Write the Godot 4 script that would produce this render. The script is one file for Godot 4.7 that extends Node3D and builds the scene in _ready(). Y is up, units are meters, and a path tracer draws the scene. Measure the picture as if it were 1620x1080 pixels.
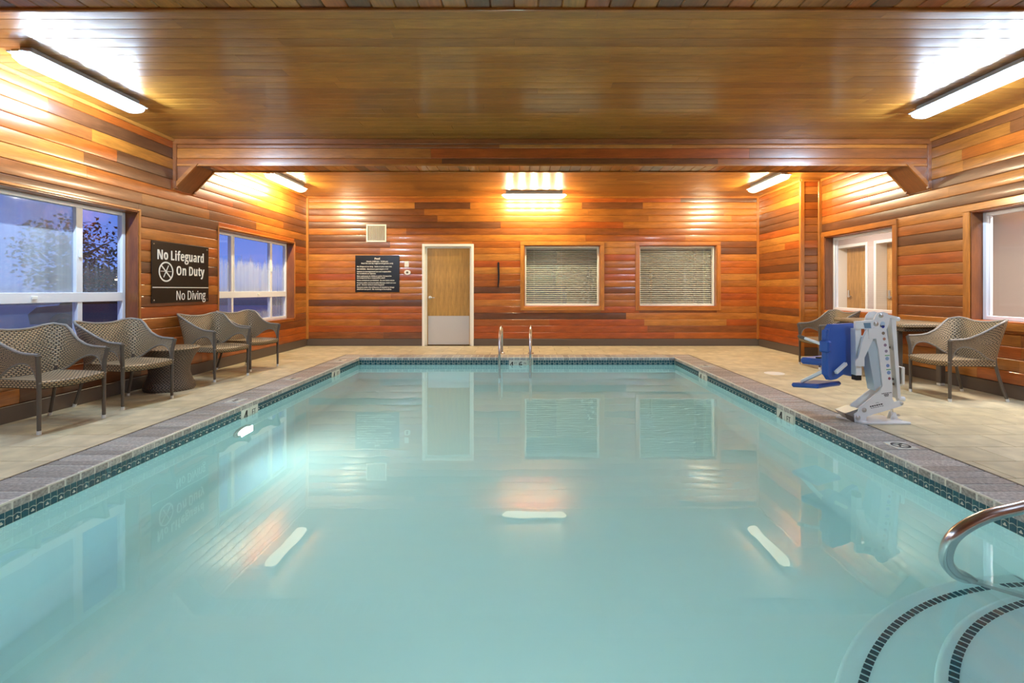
extends Node3D
# Indoor hotel pool clad in varnished cedar boards.  x right, y up (0 = deck), z = -distance from the camera.

const EYE := 1.145
const FOC := 780.0
const XL := -4.44        # face of the left wall
const XR := 5.17         # face of the right wall
const XA := 4.82         # face of the wall jog at the far right
const DB := 10.1         # distance of the back wall
const DJ := 8.56         # where the jog starts
const DN := -1.6         # wall behind the camera
const CH := 3.06         # ceiling height
const PL := -2.80        # pool edges (inside of the coping)
const PR := 2.58
const PF := 8.40
const PN := 0.88
const COP := 0.33        # coping width
const WATER := -0.13
const PITCH := 0.133     # board width
var rng := RandomNumberGenerator.new()
var M := {}
var wood: Array = []
var used := {}
var bold: SystemFont
var plain: SystemFont

func _ready():
	rng.seed = 20240611
	camera_and_sky()
	make_materials()
	lamps()
	structure()
	pool()
	windows_and_doors()
	outdoors()
	rooms_behind()
	furniture()
	pool_lift()
	rails()
	wall_things()

# ------------------------------------------------------------------ camera, sky, light
func camera_and_sky():
	var cam := Camera3D.new()
	cam.name = "camera"
	cam.projection = Camera3D.PROJECTION_FRUSTUM
	cam.near = 0.05
	cam.far = 300.0
	cam.size = 1080.0 / FOC * cam.near
	cam.frustum_offset = Vector2((810.0 - 828.0) / FOC, -(540.0 - 458.5) / FOC) * cam.near
	cam.position = Vector3(0, EYE, 0)
	add_child(cam)
	cam.current = true
	var e := Environment.new()
	e.background_mode = Environment.BG_SKY
	var sm := ProceduralSkyMaterial.new()
	sm.sky_top_color = Color(0.17, 0.28, 0.62)
	sm.sky_horizon_color = Color(0.36, 0.47, 0.76)
	sm.ground_bottom_color = Color(0.05, 0.06, 0.10)
	sm.ground_horizon_color = Color(0.20, 0.23, 0.38)
	sm.sky_energy_multiplier = 1.0
	sm.ground_energy_multiplier = 1.0
	var sky := Sky.new()
	sky.sky_material = sm
	e.sky = sky
	e.background_energy_multiplier = 1.0
	e.tonemap_mode = Environment.TONE_MAPPER_LINEAR
	e.tonemap_exposure = 1.8
	e.sdfgi_enabled = true
	e.ssao_enabled = true
	e.ssil_enabled = true
	var we := WorldEnvironment.new()
	we.name = "environment"
	we.environment = e
	add_child(we)

const COOL := Color(0.78, 0.89, 1.0)
const WARM := Color(1.0, 0.94, 0.78)
const LAMP_E := 0.60

func lamps():
	# x, distance, along x?, colour, label
	var spots := [
		[-3.93, 4.44, false, COOL, "cool white strip light on the ceiling above the large left window"],
		[4.15, 4.60, false, COOL, "cool white strip light on the ceiling by the right wall, in front of the beam"],
		[-4.06, 8.47, false, WARM, "warm white strip light on the ceiling above the far left window"],
		[4.22, 8.52, false, WARM, "warm white strip light on the ceiling by the wall jog beyond the beam"],
		[0.21, 9.62, true, WARM, "warm white strip light on the ceiling close to the back wall"],
		[-3.93, 0.9, false, COOL, "added cool white strip light on the ceiling of the unseen near bay, on the window side"],  # near-bay pair: added out of view to light the near end evenly
		[4.15, 0.9, false, COOL, "added cool white strip light on the ceiling of the unseen near bay, on the corridor side"]]
	for s in spots:
		var t := thing("ceiling_light", s[4], "ceiling light", Vector3(s[0], CH, -s[1]), PI / 2 if not s[2] else 0.0, "fluorescent strip lights on the ceiling")
		strip_light(t, s[3])

func strip_light(t: Node3D, tint: Color):
	var L := 1.26
	var st := begin()
	cbox(st, Transform3D(Basis(), Vector3(0, -0.03, 0)), Vector3(L - 0.16, 0.06, 0.10), 0.006)
	obj("housing", st, M.lamp_body, t)
	st = begin()
	cbox(st, Transform3D(Basis(), Vector3(0, -0.056, 0)), Vector3(L - 0.04, 0.012, 0.185), 0.004)
	obj("tray", st, M.lamp_body, t)
	# prismatic lens: tapered trough with sloping ends
	var lens := mat(Color(1, 1, 1), 0.35)
	lens.emission_enabled = true
	lens.emission = tint
	lens.emission_energy_multiplier = 2.0
	var cut := L / 2 - 0.26
	var segs: Array = [[[-L / 2, 0.35, 0.15], [-L / 2 + 0.05, 0.86, 0.75], [-L / 2 + 0.10, 1.0, 1.0], [-cut, 1.0, 1.0]]]
	for k in 3:
		segs.append([[-cut + 2.0 * cut * k / 3.0, 1.0, 1.0], [-cut + 2.0 * cut * (k + 1) / 3.0, 1.0, 1.0]])
	segs.append([[cut, 1.0, 1.0], [L / 2 - 0.10, 1.0, 1.0], [L / 2 - 0.05, 0.86, 0.75], [L / 2, 0.35, 0.15]])
	for part in segs:
		st = begin()
		var rings: Array = []
		for s in part:
			var ring := PackedVector3Array()
			for k in 9:
				var a := PI * k / 8.0
				ring.append(Vector3(s[0], -0.062 - 0.074 * pow(sin(a), 0.6) * s[2], cos(a) * 0.092 * s[1]))
			rings.append(ring)
		grid(st, rings)
		obj("lens_light", st, lens, t)
		# the tube's light inside this length of lens
		var ol := OmniLight3D.new()
		ol.name = "tube_glow"
		ol.light_color = tint
		ol.light_energy = LAMP_E
		ol.light_size = 0.016
		ol.omni_range = 20.0
		ol.omni_attenuation = 2.0
		ol.shadow_enabled = true
		t.add_child(ol, true)
		ol.position = Vector3((part[0][0] + part[-1][0]) / 2.0 * 0.96, -0.100, 0)
	for s in [-1, 1]:
		st = begin()
		cbox(st, Transform3D(Basis(), Vector3(s * (L / 2 - 0.012), -0.060, 0)), Vector3(0.03, 0.022, 0.06), 0.004)
		obj("end_clip", st, M.steel, t)

# ------------------------------------------------------------------ helpers
func numbered(n: String) -> String:
	used[n] = used.get(n, -1) + 1
	return n if used[n] == 0 else "%s_%03d" % [n, used[n]]

func thing(called: String, label: String, category: String, at := Vector3.ZERO, turn := 0.0, group := "") -> Node3D:
	var o := Node3D.new()
	o.name = numbered(called)
	add_child(o)
	o.position = at
	o.rotation.y = turn
	tag(o, label, category, group)
	return o

func tag(o: Node3D, label: String, category := "", group := "", kind := ""):
	if label: o.set_meta("label", label)
	if category: o.set_meta("category", category)
	if group: o.set_meta("group", group)
	if kind: o.set_meta("kind", kind)

func struct_node(called: String, label: String) -> Node3D:
	var o := Node3D.new()
	o.name = numbered(called)
	add_child(o)
	tag(o, label, "", "", "structure")
	return o

func begin() -> SurfaceTool:
	var st := SurfaceTool.new()
	st.begin(Mesh.PRIMITIVE_TRIANGLES)
	return st

func obj(called: String, st: SurfaceTool, m: Material, parent: Node3D = null) -> MeshInstance3D:
	return inst(called, st.commit(), m, parent)

func inst(called: String, mesh: Mesh, m: Material, parent: Node3D = null) -> MeshInstance3D:
	var o := MeshInstance3D.new()
	o.mesh = mesh
	o.material_override = m
	if parent == null:
		o.name = numbered(called)
		add_child(o)
	else:
		o.name = called
		parent.add_child(o, true)
	return o

func vtx(st: SurfaceTool, p: Vector3, n: Vector3, uv: Vector2):
	st.set_normal(n)
	st.set_uv(uv)
	st.add_vertex(p)

func tri_n(st: SurfaceTool, a: Vector3, b: Vector3, c: Vector3, na: Vector3, nb: Vector3, nc: Vector3, ua := Vector2.ZERO, ub := Vector2.ZERO, uc := Vector2.ZERO):
	if (b - a).cross(c - a).dot(na + nb + nc) > 0.0:
		vtx(st, a, na, ua); vtx(st, c, nc, uc); vtx(st, b, nb, ub)
	else:
		vtx(st, a, na, ua); vtx(st, b, nb, ub); vtx(st, c, nc, uc)

func quad(st: SurfaceTool, a: Vector3, b: Vector3, c: Vector3, d: Vector3, n: Vector3, ua := Vector2.ZERO, ub := Vector2(1, 0), uc := Vector2(1, 1), ud := Vector2(0, 1)):
	tri_n(st, a, b, c, n, n, n, ua, ub, uc)
	tri_n(st, a, c, d, n, n, n, ua, uc, ud)

func axis3(a: int, va: float, b: int, vb: float, c: int, vc: float) -> Vector3:
	var v := Vector3.ZERO
	v[a] = va; v[b] = vb; v[c] = vc
	return v

# chamfered box with uv in metres, u along its longest side
func cbox(st: SurfaceTool, xf: Transform3D, s: Vector3, c := 0.0, uvo := Vector2.ZERO):
	var h := s / 2.0
	var la := s.max_axis_index()
	var put := func(p: Array, n: Vector3):
		var nn := (xf.basis * n).normalized()
		var q: Array = []
		var uv: Array = []
		var na := n.abs().max_axis_index()
		var u := la if na != la else (la + 1) % 3
		var v := 3 - u - na
		for k in p:
			q.append(xf * k)
			uv.append(Vector2(k[u], k[v]) + uvo)
		tri_n(st, q[0], q[1], q[2], nn, nn, nn, uv[0], uv[1], uv[2])
		if q.size() == 4:
			tri_n(st, q[0], q[2], q[3], nn, nn, nn, uv[0], uv[2], uv[3])
	for a in 3:
		var b := (a + 1) % 3
		var d := (a + 2) % 3
		for sa in [-1.0, 1.0]:
			var f: Array = []
			for k in [[-1, -1], [1, -1], [1, 1], [-1, 1]]:
				f.append(axis3(a, sa * h[a], b, k[0] * (h[b] - c), d, k[1] * (h[d] - c)))
			put.call(f, axis3(a, sa, b, 0, d, 0))
			if c <= 0.0:
				continue
			for sb in [-1.0, 1.0]:
				put.call([axis3(a, sa * h[a], b, sb * (h[b] - c), d, -(h[d] - c)), axis3(a, sa * h[a], b, sb * (h[b] - c), d, h[d] - c),
					axis3(a, sa * (h[a] - c), b, sb * h[b], d, h[d] - c), axis3(a, sa * (h[a] - c), b, sb * h[b], d, -(h[d] - c))], axis3(a, sa, b, sb, d, 0))
	if c > 0.0:
		for sx in [-1.0, 1.0]:
			for sy in [-1.0, 1.0]:
				for sz in [-1.0, 1.0]:
					put.call([Vector3(sx * h.x, sy * (h.y - c), sz * (h.z - c)), Vector3(sx * (h.x - c), sy * h.y, sz * (h.z - c)), Vector3(sx * (h.x - c), sy * (h.y - c), sz * h.z)], Vector3(sx, sy, sz))

func box_at(st: SurfaceTool, lo: Vector3, hi: Vector3, c := 0.0, uvo := Vector2.ZERO):
	cbox(st, Transform3D(Basis(), (lo + hi) / 2.0), (hi - lo).abs(), c, uvo)

# box between distances: d0 < d1
func dbox(st: SurfaceTool, x0: float, x1: float, y0: float, y1: float, d0: float, d1: float, c := 0.0, uvo := Vector2.ZERO):
	box_at(st, Vector3(min(x0, x1), y0, -max(d0, d1)), Vector3(max(x0, x1), y1, -min(d0, d1)), c, uvo)

# smooth surface through rows of points
func grid(st: SurfaceTool, rows: Array, closed_cols := false, us := 1.0, vs := 1.0):
	var R := rows.size()
	var C: int = rows[0].size()
	var N: Array = []
	for i in R:
		var nr := PackedVector3Array()
		for j in C:
			var j0 := j - 1
			var j1 := j + 1
			if closed_cols:
				j0 = C - 2 if j0 < 0 else j0
				j1 = 1 if j1 >= C else j1
			var du: Vector3 = rows[i][min(j1, C - 1)] - rows[i][max(j0, 0)]
			var dv: Vector3 = rows[min(i + 1, R - 1)][j] - rows[max(i - 1, 0)][j]
			var n := du.cross(dv)
			nr.append(n.normalized() if n.length() > 1e-12 else Vector3.UP)
		N.append(nr)
	var vl := 0.0
	for i in R - 1:
		var vn: float = vl + (rows[i + 1][C / 2] - rows[i][C / 2]).length()
		var ul := 0.0
		for j in C - 1:
			var un: float = ul + (rows[i][j + 1] - rows[i][j]).length()
			var a: Vector3 = rows[i][j]
			var b: Vector3 = rows[i][j + 1]
			var c: Vector3 = rows[i + 1][j + 1]
			var d: Vector3 = rows[i + 1][j]
			tri_n(st, a, b, c, N[i][j], N[i][j + 1], N[i + 1][j + 1], Vector2(ul * us, vl * vs), Vector2(un * us, vl * vs), Vector2(un * us, vn * vs))
			tri_n(st, a, c, d, N[i][j], N[i + 1][j + 1], N[i + 1][j], Vector2(ul * us, vl * vs), Vector2(un * us, vn * vs), Vector2(ul * us, vn * vs))
			ul = un
		vl = vn

func tube(st: SurfaceTool, pts: Array, r, sides := 10, cap := true):
	var n := pts.size()
	var rows: Array = []
	var side := Vector3.ZERO
	for i in n:
		var t: Vector3 = (pts[min(i + 1, n - 1)] - pts[max(i - 1, 0)]).normalized()
		if i == 0:
			side = t.cross(Vector3.UP if abs(t.y) < 0.9 else Vector3.RIGHT).normalized()
		side = (side - t * side.dot(t)).normalized()
		var up := t.cross(side)
		var ring := PackedVector3Array()
		var rr: float = r[i] if r is Array else r
		for k in sides + 1:
			var a := TAU * k / sides
			ring.append(pts[i] + (side * cos(a) + up * sin(a)) * rr)
		rows.append(ring)
	grid(st, rows, true)
	if cap:
		for e in [0, n - 1]:
			var t2: Vector3 = (pts[0] - pts[1]).normalized() if e == 0 else (pts[n - 1] - pts[n - 2]).normalized()
			for k in sides:
				tri_n(st, pts[e], rows[e][k], rows[e][k + 1], t2, t2, t2)

func lathe(st: SurfaceTool, prof: Array, sides := 24, centre := Vector3.ZERO):
	var rows: Array = []
	for p in prof:
		var ring := PackedVector3Array()
		for k in sides + 1:
			var a := TAU * k / sides
			ring.append(centre + Vector3(cos(a) * p.x, p.y, sin(a) * p.x))
		rows.append(ring)
	grid(st, rows, true)

func smooth_path(pts: Array, steps := 6) -> Array:
	var out: Array = []
	for i in pts.size() - 1:
		var p0: Vector3 = pts[max(i - 1, 0)]
		var p1: Vector3 = pts[i]
		var p2: Vector3 = pts[i + 1]
		var p3: Vector3 = pts[min(i + 2, pts.size() - 1)]
		for k in steps:
			out.append(p1.cubic_interpolate(p2, p0, p3, float(k) / steps))
	out.append(pts[-1])
	return out

# flat outline (x, y) extruded along z from z0 to z1
func prism(st: SurfaceTool, poly: PackedVector2Array, z0: float, z1: float, xf := Transform3D()):
	var idx := Geometry2D.triangulate_polygon(poly)
	var nf := (xf.basis * Vector3(0, 0, 1)).normalized()
	for z in [z0, z1]:
		var n := nf if z == max(z0, z1) else -nf
		for k in range(0, idx.size(), 3):
			var q: Array = []
			for m in 3:
				var p := poly[idx[k + m]]
				q.append(xf * Vector3(p.x, p.y, z))
			tri_n(st, q[0], q[1], q[2], n, n, n, poly[idx[k]], poly[idx[k + 1]], poly[idx[k + 2]])
	var cw := 1.0 if Geometry2D.is_polygon_clockwise(poly) else -1.0
	for k in poly.size():
		var a := poly[k]
		var b := poly[(k + 1) % poly.size()]
		var t := (b - a)
		var n2 := (xf.basis * (Vector3(-t.y, t.x, 0) * cw)).normalized()
		quad(st, xf * Vector3(a.x, a.y, z0), xf * Vector3(b.x, b.y, z0), xf * Vector3(b.x, b.y, z1), xf * Vector3(a.x, a.y, z1), n2)

func disc_poly(c: Vector2, r: float, n := 20) -> PackedVector2Array:
	var p := PackedVector2Array()
	for k in n:
		p.append(c + Vector2(cos(TAU * k / n), sin(TAU * k / n)) * r)
	return p

func text(s: String, h: float, m: Material, parent: Node3D, xf: Transform3D, font: Font, align := HORIZONTAL_ALIGNMENT_LEFT, squeeze := 1.0):
	var tm := TextMesh.new()
	tm.text = s
	tm.font = font
	tm.font_size = 32
	tm.pixel_size = h / 32.0 / 0.714 * 1.0
	tm.depth = 0.003
	tm.curve_step = 2.0
	tm.horizontal_alignment = align
	tm.vertical_alignment = VERTICAL_ALIGNMENT_CENTER
	var o := inst("lettering", tm, m, parent)
	o.transform = xf
	o.scale = Vector3(squeeze, 1, 1) * 1.0

# ------------------------------------------------------------------ materials
func mat(c: Color, rough := 0.6, metal := 0.0) -> StandardMaterial3D:
	var m := StandardMaterial3D.new()
	m.albedo_color = c
	m.roughness = rough
	m.metallic = metal
	return m

func seamless(size: int, freq: float, seed_: int, octaves := 4) -> Image:
	var n := FastNoiseLite.new()
	n.seed = seed_
	n.frequency = freq
	n.fractal_octaves = octaves
	return n.get_seamless_image(size, size)

func make_materials():
	bold = SystemFont.new()
	bold.font_names = PackedStringArray(["Droid Sans"])
	bold.font_weight = 700
	plain = SystemFont.new()
	plain.font_names = PackedStringArray(["Droid Sans"])
	# wood grain: strands along u, streaks, a few dark lines
	var n1 := seamless(256, 0.012, 3)
	var n2 := seamless(256, 0.05, 8)
	var n3 := seamless(256, 0.02, 15)
	var grain := Image.create(1024, 256, false, Image.FORMAT_RGB8)
	for y in 256:
		for x in 1024:
			var a := n1.get_pixel((x / 4) % 256, y).r
			var b := n2.get_pixel((x / 8 + 40) % 256, y).r
			var c := n3.get_pixel((x / 2) % 256, (y * 3) % 256).r
			var v := 0.80 + 0.16 * a + 0.11 * (b - 0.5) + 0.09 * (c - 0.5)
			var ring: float = abs(sin((a * 9.0 + y * 0.04) * PI))
			v -= 0.07 * pow(1.0 - ring, 6.0)
			v = clampf(v, 0.2, 1.0)
			grain.set_pixel(x, y, Color(v, v * (0.92 + 0.08 * v), v * (0.85 + 0.15 * v)))
	var gt := ImageTexture.create_from_image(grain)
	var tones := [Color(0.75, 0.45, 0.17), Color(0.69, 0.38, 0.13), Color(0.78, 0.48, 0.18), Color(0.60, 0.34, 0.15), Color(0.76, 0.40, 0.13), Color(0.52, 0.30, 0.145), Color(0.70, 0.42, 0.16), Color(0.80, 0.52, 0.22), Color(0.44, 0.265, 0.15), Color(0.72, 0.35, 0.115),
		Color(0.73, 0.50, 0.19), Color(0.69, 0.46, 0.17), Color(0.76, 0.52, 0.20), Color(0.64, 0.42, 0.16)]
	for c in tones:
		var m := mat(c, 0.34)
		m.albedo_texture = gt
		m.uv1_scale = Vector3(0.55, 3.2, 1)
		m.clearcoat_enabled = true
		m.clearcoat = 0.55
		m.clearcoat_roughness = 0.13
		wood.append(m)
	M.trim_wood = wood[2]
	M.dark_wood = wood[5]
	M.backing = mat(Color(0.20, 0.12, 0.07), 0.8)
	M.plaster = mat(Color(0.82, 0.80, 0.76), 0.85)
	M.baseboard = mat(Color(0.36, 0.31, 0.27), 0.45)
	M.white_paint = mat(Color(0.94, 0.93, 0.89), 0.35)
	M.vinyl = mat(Color(0.90, 0.91, 0.93), 0.3)
	M.lamp_body = mat(Color(0.80, 0.81, 0.82), 0.4)
	M.steel = mat(Color(0.84, 0.84, 0.84), 0.22, 1.0)
	M.brushed = mat(Color(0.80, 0.79, 0.77), 0.42, 1.0)
	M.foot = mat(Color(0.86, 0.86, 0.84), 0.3)
	M.black = mat(Color(0.035, 0.035, 0.035), 0.45)
	M.sign_black = mat(Color(0.055, 0.052, 0.045), 0.28)
	M.sign_white = mat(Color(0.93, 0.92, 0.88), 0.6)
	# door veneer: same grain, golden
	M.veneer = mat(Color(0.78, 0.60, 0.30), 0.38)
	M.veneer.albedo_texture = gt
	M.veneer.uv1_scale = Vector3(0.5, 4.0, 1)
	M.veneer2 = mat(Color(0.90, 0.68, 0.38), 0.45)
	M.veneer2.albedo_texture = gt
	M.veneer2.uv1_scale = Vector3(0.5, 4.0, 1)
	# deck tile: beige with faint clouding
	var dn := seamless(256, 0.02, 21, 5)
	var dt := Image.create(256, 256, false, Image.FORMAT_RGB8)
	for y in 256:
		for x in 256:
			var v := 0.84 + 0.16 * dn.get_pixel(x, y).r
			dt.set_pixel(x, y, Color(v, v, v))
	var dtex := ImageTexture.create_from_image(dt)
	M.deck = []
	for c in [Color(0.845, 0.795, 0.655), Color(0.82, 0.77, 0.63), Color(0.865, 0.815, 0.68)]:
		var m := mat(c, 0.42)
		m.albedo_texture = dtex
		m.uv1_triplanar = true
		m.uv1_world_triplanar = true
		m.uv1_scale = Vector3(0.9, 0.9, 0.9)
		M.deck.append(m)
	M.grout = mat(Color(0.46, 0.41, 0.34), 0.8)
	M.joint = mat(Color(0.24, 0.21, 0.18), 0.8)
	# coping: mottled grey-brown brick
	var ct := Image.create(256, 256, false, Image.FORMAT_RGB8)
	for y in 256:
		for x in 256:
			var v := 0.70 + 0.42 * (n2.get_pixel(x, y).r - 0.2)
			ct.set_pixel(x, y, Color(clampf(v, 0, 1), clampf(v * 0.985, 0, 1), clampf(v * 0.96, 0, 1)))
	var ctex := ImageTexture.create_from_image(ct)
	M.coping = []
	for c in [Color(0.80, 0.80, 0.79), Color(0.76, 0.76, 0.75), Color(0.84, 0.84, 0.83), Color(0.72, 0.715, 0.70)]:
		var m := mat(c, 0.30)
		m.albedo_texture = ctex
		m.uv1_triplanar = true
		m.uv1_world_triplanar = true
		m.uv1_scale = Vector3(3.1, 3.1, 3.1)
		M.coping.append(m)
	M.coping_grout = mat(Color(0.86, 0.85, 0.80), 0.75)
	M.tile = mat(Color(0.13, 0.32, 0.37), 0.12)
	M.tile2 = mat(Color(0.17, 0.37, 0.41), 0.12)
	M.tile_white = mat(Color(0.86, 0.87, 0.82), 0.2)
	M.tile_grout = mat(Color(0.74, 0.78, 0.72), 0.7)
	M.shell = mat(Color(0.825, 0.95, 0.955), 0.7)
	# water
	var wn := seamless(256, 0.012, 33, 3)
	var w := mat(Color(0.86, 0.98, 1.0, 0.0), 0.0)
	w.refraction_enabled = true
	w.refraction_scale = 0.033
	w.heightmap_enabled = true
	w.heightmap_texture = ImageTexture.create_from_image(wn)
	w.heightmap_scale = 0.03
	w.uv1_scale = Vector3(0.55, 0.55, 1)
	M.water = w
	var g := mat(Color(0.85, 0.90, 0.92, 0.04), 0.03)
	g.transparency = BaseMaterial3D.TRANSPARENCY_ALPHA
	M.glass = g
	# wicker: lozenge weave
	var wk := Image.create(64, 64, false, Image.FORMAT_RGB8)
	var wh := Image.create(64, 64, false, Image.FORMAT_RGB8)
	for y in 64:
		for x in 64:
			var row := y / 16
			var fx := fposmod(x + (row % 2) * 16.0, 32.0) / 32.0 - 0.5
			var fy := (y % 16) / 16.0 - 0.5
			var q := clampf(1.0 - pow(abs(fx) * 2.05, 3.0) - pow(abs(fy) * 2.0, 2.2), 0.0, 1.0)
			var v := 0.10 + 0.90 * sqrt(q)
			wk.set_pixel(x, y, Color(v, v * 0.97, v * 0.92))
			wh.set_pixel(x, y, Color(v, v, v))
	var wkt := ImageTexture.create_from_image(wk)
	var wht := ImageTexture.create_from_image(wh)
	for k in [["wicker", Color(0.79, 0.70, 0.57)], ["wicker_dark", Color(0.52, 0.47, 0.43)]]:
		var m := mat(k[1], 0.42)
		m.albedo_texture = wkt
		m.heightmap_enabled = true
		m.heightmap_texture = wht
		m.heightmap_scale = 0.5
		m.uv1_scale = Vector3(15, 16, 1)
		M[k[0]] = m
	M.wicker_rim = mat(Color(0.52, 0.49, 0.45), 0.4)
	M.leg_brown = mat(Color(0.36, 0.32, 0.28), 0.35)
	M.lift_white = mat(Color(0.92, 0.93, 0.93), 0.25)
	M.lift_blue = mat(Color(0.19, 0.36, 0.68), 0.38)
	M.lift_grey = mat(Color(0.60, 0.63, 0.64), 0.3)
	M.corridor = mat(Color(0.76, 0.70, 0.67), 0.8)
	M.cream = mat(Color(0.66, 0.58, 0.42), 0.8)
	M.asphalt = mat(Color(0.36, 0.36, 0.37), 0.5)

# condensation: droplets and runs on the inside of a pane; how much of the pane, from below, is fogged
func condensation(seed_: int, most: float, height: float) -> StandardMaterial3D:
	var n := seamless(128, 0.03, seed_, 4)
	var runs := seamless(128, 0.06, seed_ + 5, 3)
	var im := Image.create(128, 128, false, Image.FORMAT_RGBA8)
	for y in 128:
		for x in 128:
			var up := 1.0 - y / 127.0
			var edge: float = height + 0.16 * (n.get_pixel(x, 20).r - 0.5) + 0.25 * (runs.get_pixel(x, 7).r - 0.5)
			var f := clampf((edge - up) / 0.18 + 0.5, 0.0, 1.0)
			var streak: float = 0.75 + 0.45 * (runs.get_pixel(x, (y / 64) % 128).r - 0.5) + 0.25 * (n.get_pixel(x, y / 4).r - 0.5)
			im.set_pixel(x, y, Color(1, 1, 1, clampf(f * streak * most, 0.0, 0.9)))
	var m := mat(Color(0.78, 0.82, 0.86), 0.9)
	m.albedo_texture = ImageTexture.create_from_image(im)
	m.transparency = BaseMaterial3D.TRANSPARENCY_ALPHA
	m.texture_repeat = false
	return m

# ------------------------------------------------------------------ boards
# one board: length along x, width along y, crowned face towards +z, back at z = 0
func board_mesh(L: float, W: float, T: float, crown: float, bevel := 0.006) -> ArrayMesh:
	var st := begin()
	var uo := Vector2(rng.randf() * 5.0, rng.randf() * 3.0)
	var gap := bevel * 0.18
	var hw := W / 2 - gap
	var b := minf(bevel, hw * 0.4)
	var ys := [-hw, -hw, -hw + b, -hw * 0.55, 0.0, hw * 0.55, hw - b, hw, hw]
	var zs: Array = []
	for k in ys.size():
		var q: float = ys[k] / hw
		var z := T + crown * (1.0 - q * q)
		if k == 0 or k == 8: z = 0.0
		elif k == 1 or k == 7: z = T - b * 0.75
		zs.append(z)
	var h := L / 2 - 0.0008
	for k in 8:
		var n := Vector3(0, zs[k] - zs[k + 1], ys[k + 1] - ys[k]).normalized()
		var na := n
		var nb := n
		if k >= 2 and k <= 5:
			na = Vector3(0, 2.0 * crown * ys[k] / (hw * hw), 1).normalized()
			nb = Vector3(0, 2.0 * crown * ys[k + 1] / (hw * hw), 1).normalized()
		var a := Vector3(-h, ys[k], zs[k]); var c := Vector3(h, ys[k + 1], zs[k + 1])
		var bb := Vector3(h, ys[k], zs[k]); var d := Vector3(-h, ys[k + 1], zs[k + 1])
		var ua := Vector2(-h, ys[k]) + uo; var uc := Vector2(h, ys[k + 1]) + uo
		var ub := Vector2(h, ys[k]) + uo; var ud := Vector2(-h, ys[k + 1]) + uo
		tri_n(st, a, bb, c, na, na, nb, ua, ub, uc)
		tri_n(st, a, c, d, na, nb, nb, ua, uc, ud)
	for e in [-1.0, 1.0]:
		var n2 := Vector3(e, 0, 0)
		for k in range(1, 7):
			quad(st, Vector3(e * h, ys[k], 0), Vector3(e * h, ys[k + 1], 0), Vector3(e * h, ys[k + 1], zs[k + 1]), Vector3(e * h, ys[k], zs[k]), n2, uo, uo, uo, uo)
	return st.commit()

func pick_wood(from := 0, to := 9) -> StandardMaterial3D:
	return wood[rng.randi_range(from, to)]

# rows of boards over a rectangle L x H; holes are Rect2(u, v, w, h)
func clad(parent: Node3D, origin: Vector3, ux: Vector3, n: Vector3, L: float, v0: float, v1: float, holes: Array, crown := 0.003, lmin := 1.0, lmax := 3.4, from := 0, to := 9):
	var uy := n.cross(ux)
	var B := Basis(ux, uy, n)
	var v := v0
	while v < v1 - 0.004:
		var w: float = min(PITCH, v1 - v)
		# spans of this row: full height outside holes, trimmed above or below them
		var cuts := [0.0, L]
		for h in holes:
			if h.position.y < v + w - 0.001 and h.end.y > v + 0.001:
				cuts.append(clampf(h.position.x, 0, L))
				cuts.append(clampf(h.end.x, 0, L))
		cuts.sort()
		for k in cuts.size() - 1:
			var a: float = cuts[k]
			var b: float = cuts[k + 1]
			if b - a < 0.012:
				continue
			var lo := v
			var hi := v + w
			for h in holes:
				if h.position.x < (a + b) / 2 and h.end.x > (a + b) / 2:
					if h.position.y <= lo + 0.001 and h.end.y >= hi - 0.001:
						lo = hi
					elif h.end.y < hi and h.end.y > lo:
						lo = h.end.y
					elif h.position.y > lo and h.position.y < hi:
						hi = h.position.y
			if hi - lo < 0.012:
				continue
			var p := a
			while p < b - 0.001:
				var len := rng.randf_range(lmin, lmax)
				if b - p - len < 0.45:
					len = b - p
				var o := inst("board", board_mesh(len, hi - lo, 0.018, crown * (hi - lo) / PITCH, 0.006 if crown > 0.001 else 0.003), pick_wood(from, to), parent)
				o.transform = Transform3D(B, origin + ux * (p + len / 2) + uy * ((lo + hi) / 2))
				p += len
		v += w

# solid wall with holes, behind the boards
func wall_solid(st: SurfaceTool, origin: Vector3, ux: Vector3, n: Vector3, L: float, H: float, thick: float, holes: Array):
	var uy := n.cross(ux)
	var B := Basis(ux, uy, n)
	var cuts := [0.0, L]
	for h in holes:
		cuts.append(clampf(h.position.x, 0, L)); cuts.append(clampf(h.end.x, 0, L))
	cuts.sort()
	for k in cuts.size() - 1:
		var a: float = cuts[k]
		var b: float = cuts[k + 1]
		if b - a < 0.001: continue
		var ys := [0.0, H]
		for h in holes:
			if h.position.x < (a + b) / 2 and h.end.x > (a + b) / 2:
				ys.append(h.position.y); ys.append(h.end.y)
		ys.sort()
		for j in range(0, ys.size() - 1, 2):
			if ys[j + 1] - ys[j] > 0.001:
				cbox(st, Transform3D(B, origin + ux * ((a + b) / 2) + uy * ((ys[j] + ys[j + 1]) / 2) - n * (thick / 2)), Vector3(b - a, ys[j + 1] - ys[j], thick))

# ------------------------------------------------------------------ structure
const WT := 0.20
const BT := 0.018
var holes_left := [Rect2(3.25, 0.59, 2.44, 1.46), Rect2(7.18, 0.59, 2.37, 1.46)]          # u = distance
var holes_back := [Rect2(-2.03 - XL, 0.0, 0.98, 2.05), Rect2(0.013 - XL, 0.80, 1.567, 1.26), Rect2(2.37 - XL, 0.80, 1.593, 1.26)]  # u = x - XL
var holes_right := [Rect2(DJ - 8.45, 0.79, 1.56, 1.26), Rect2(DJ - 5.70, 0.79, 1.56, 1.26)]   # u = DJ - distance

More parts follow.
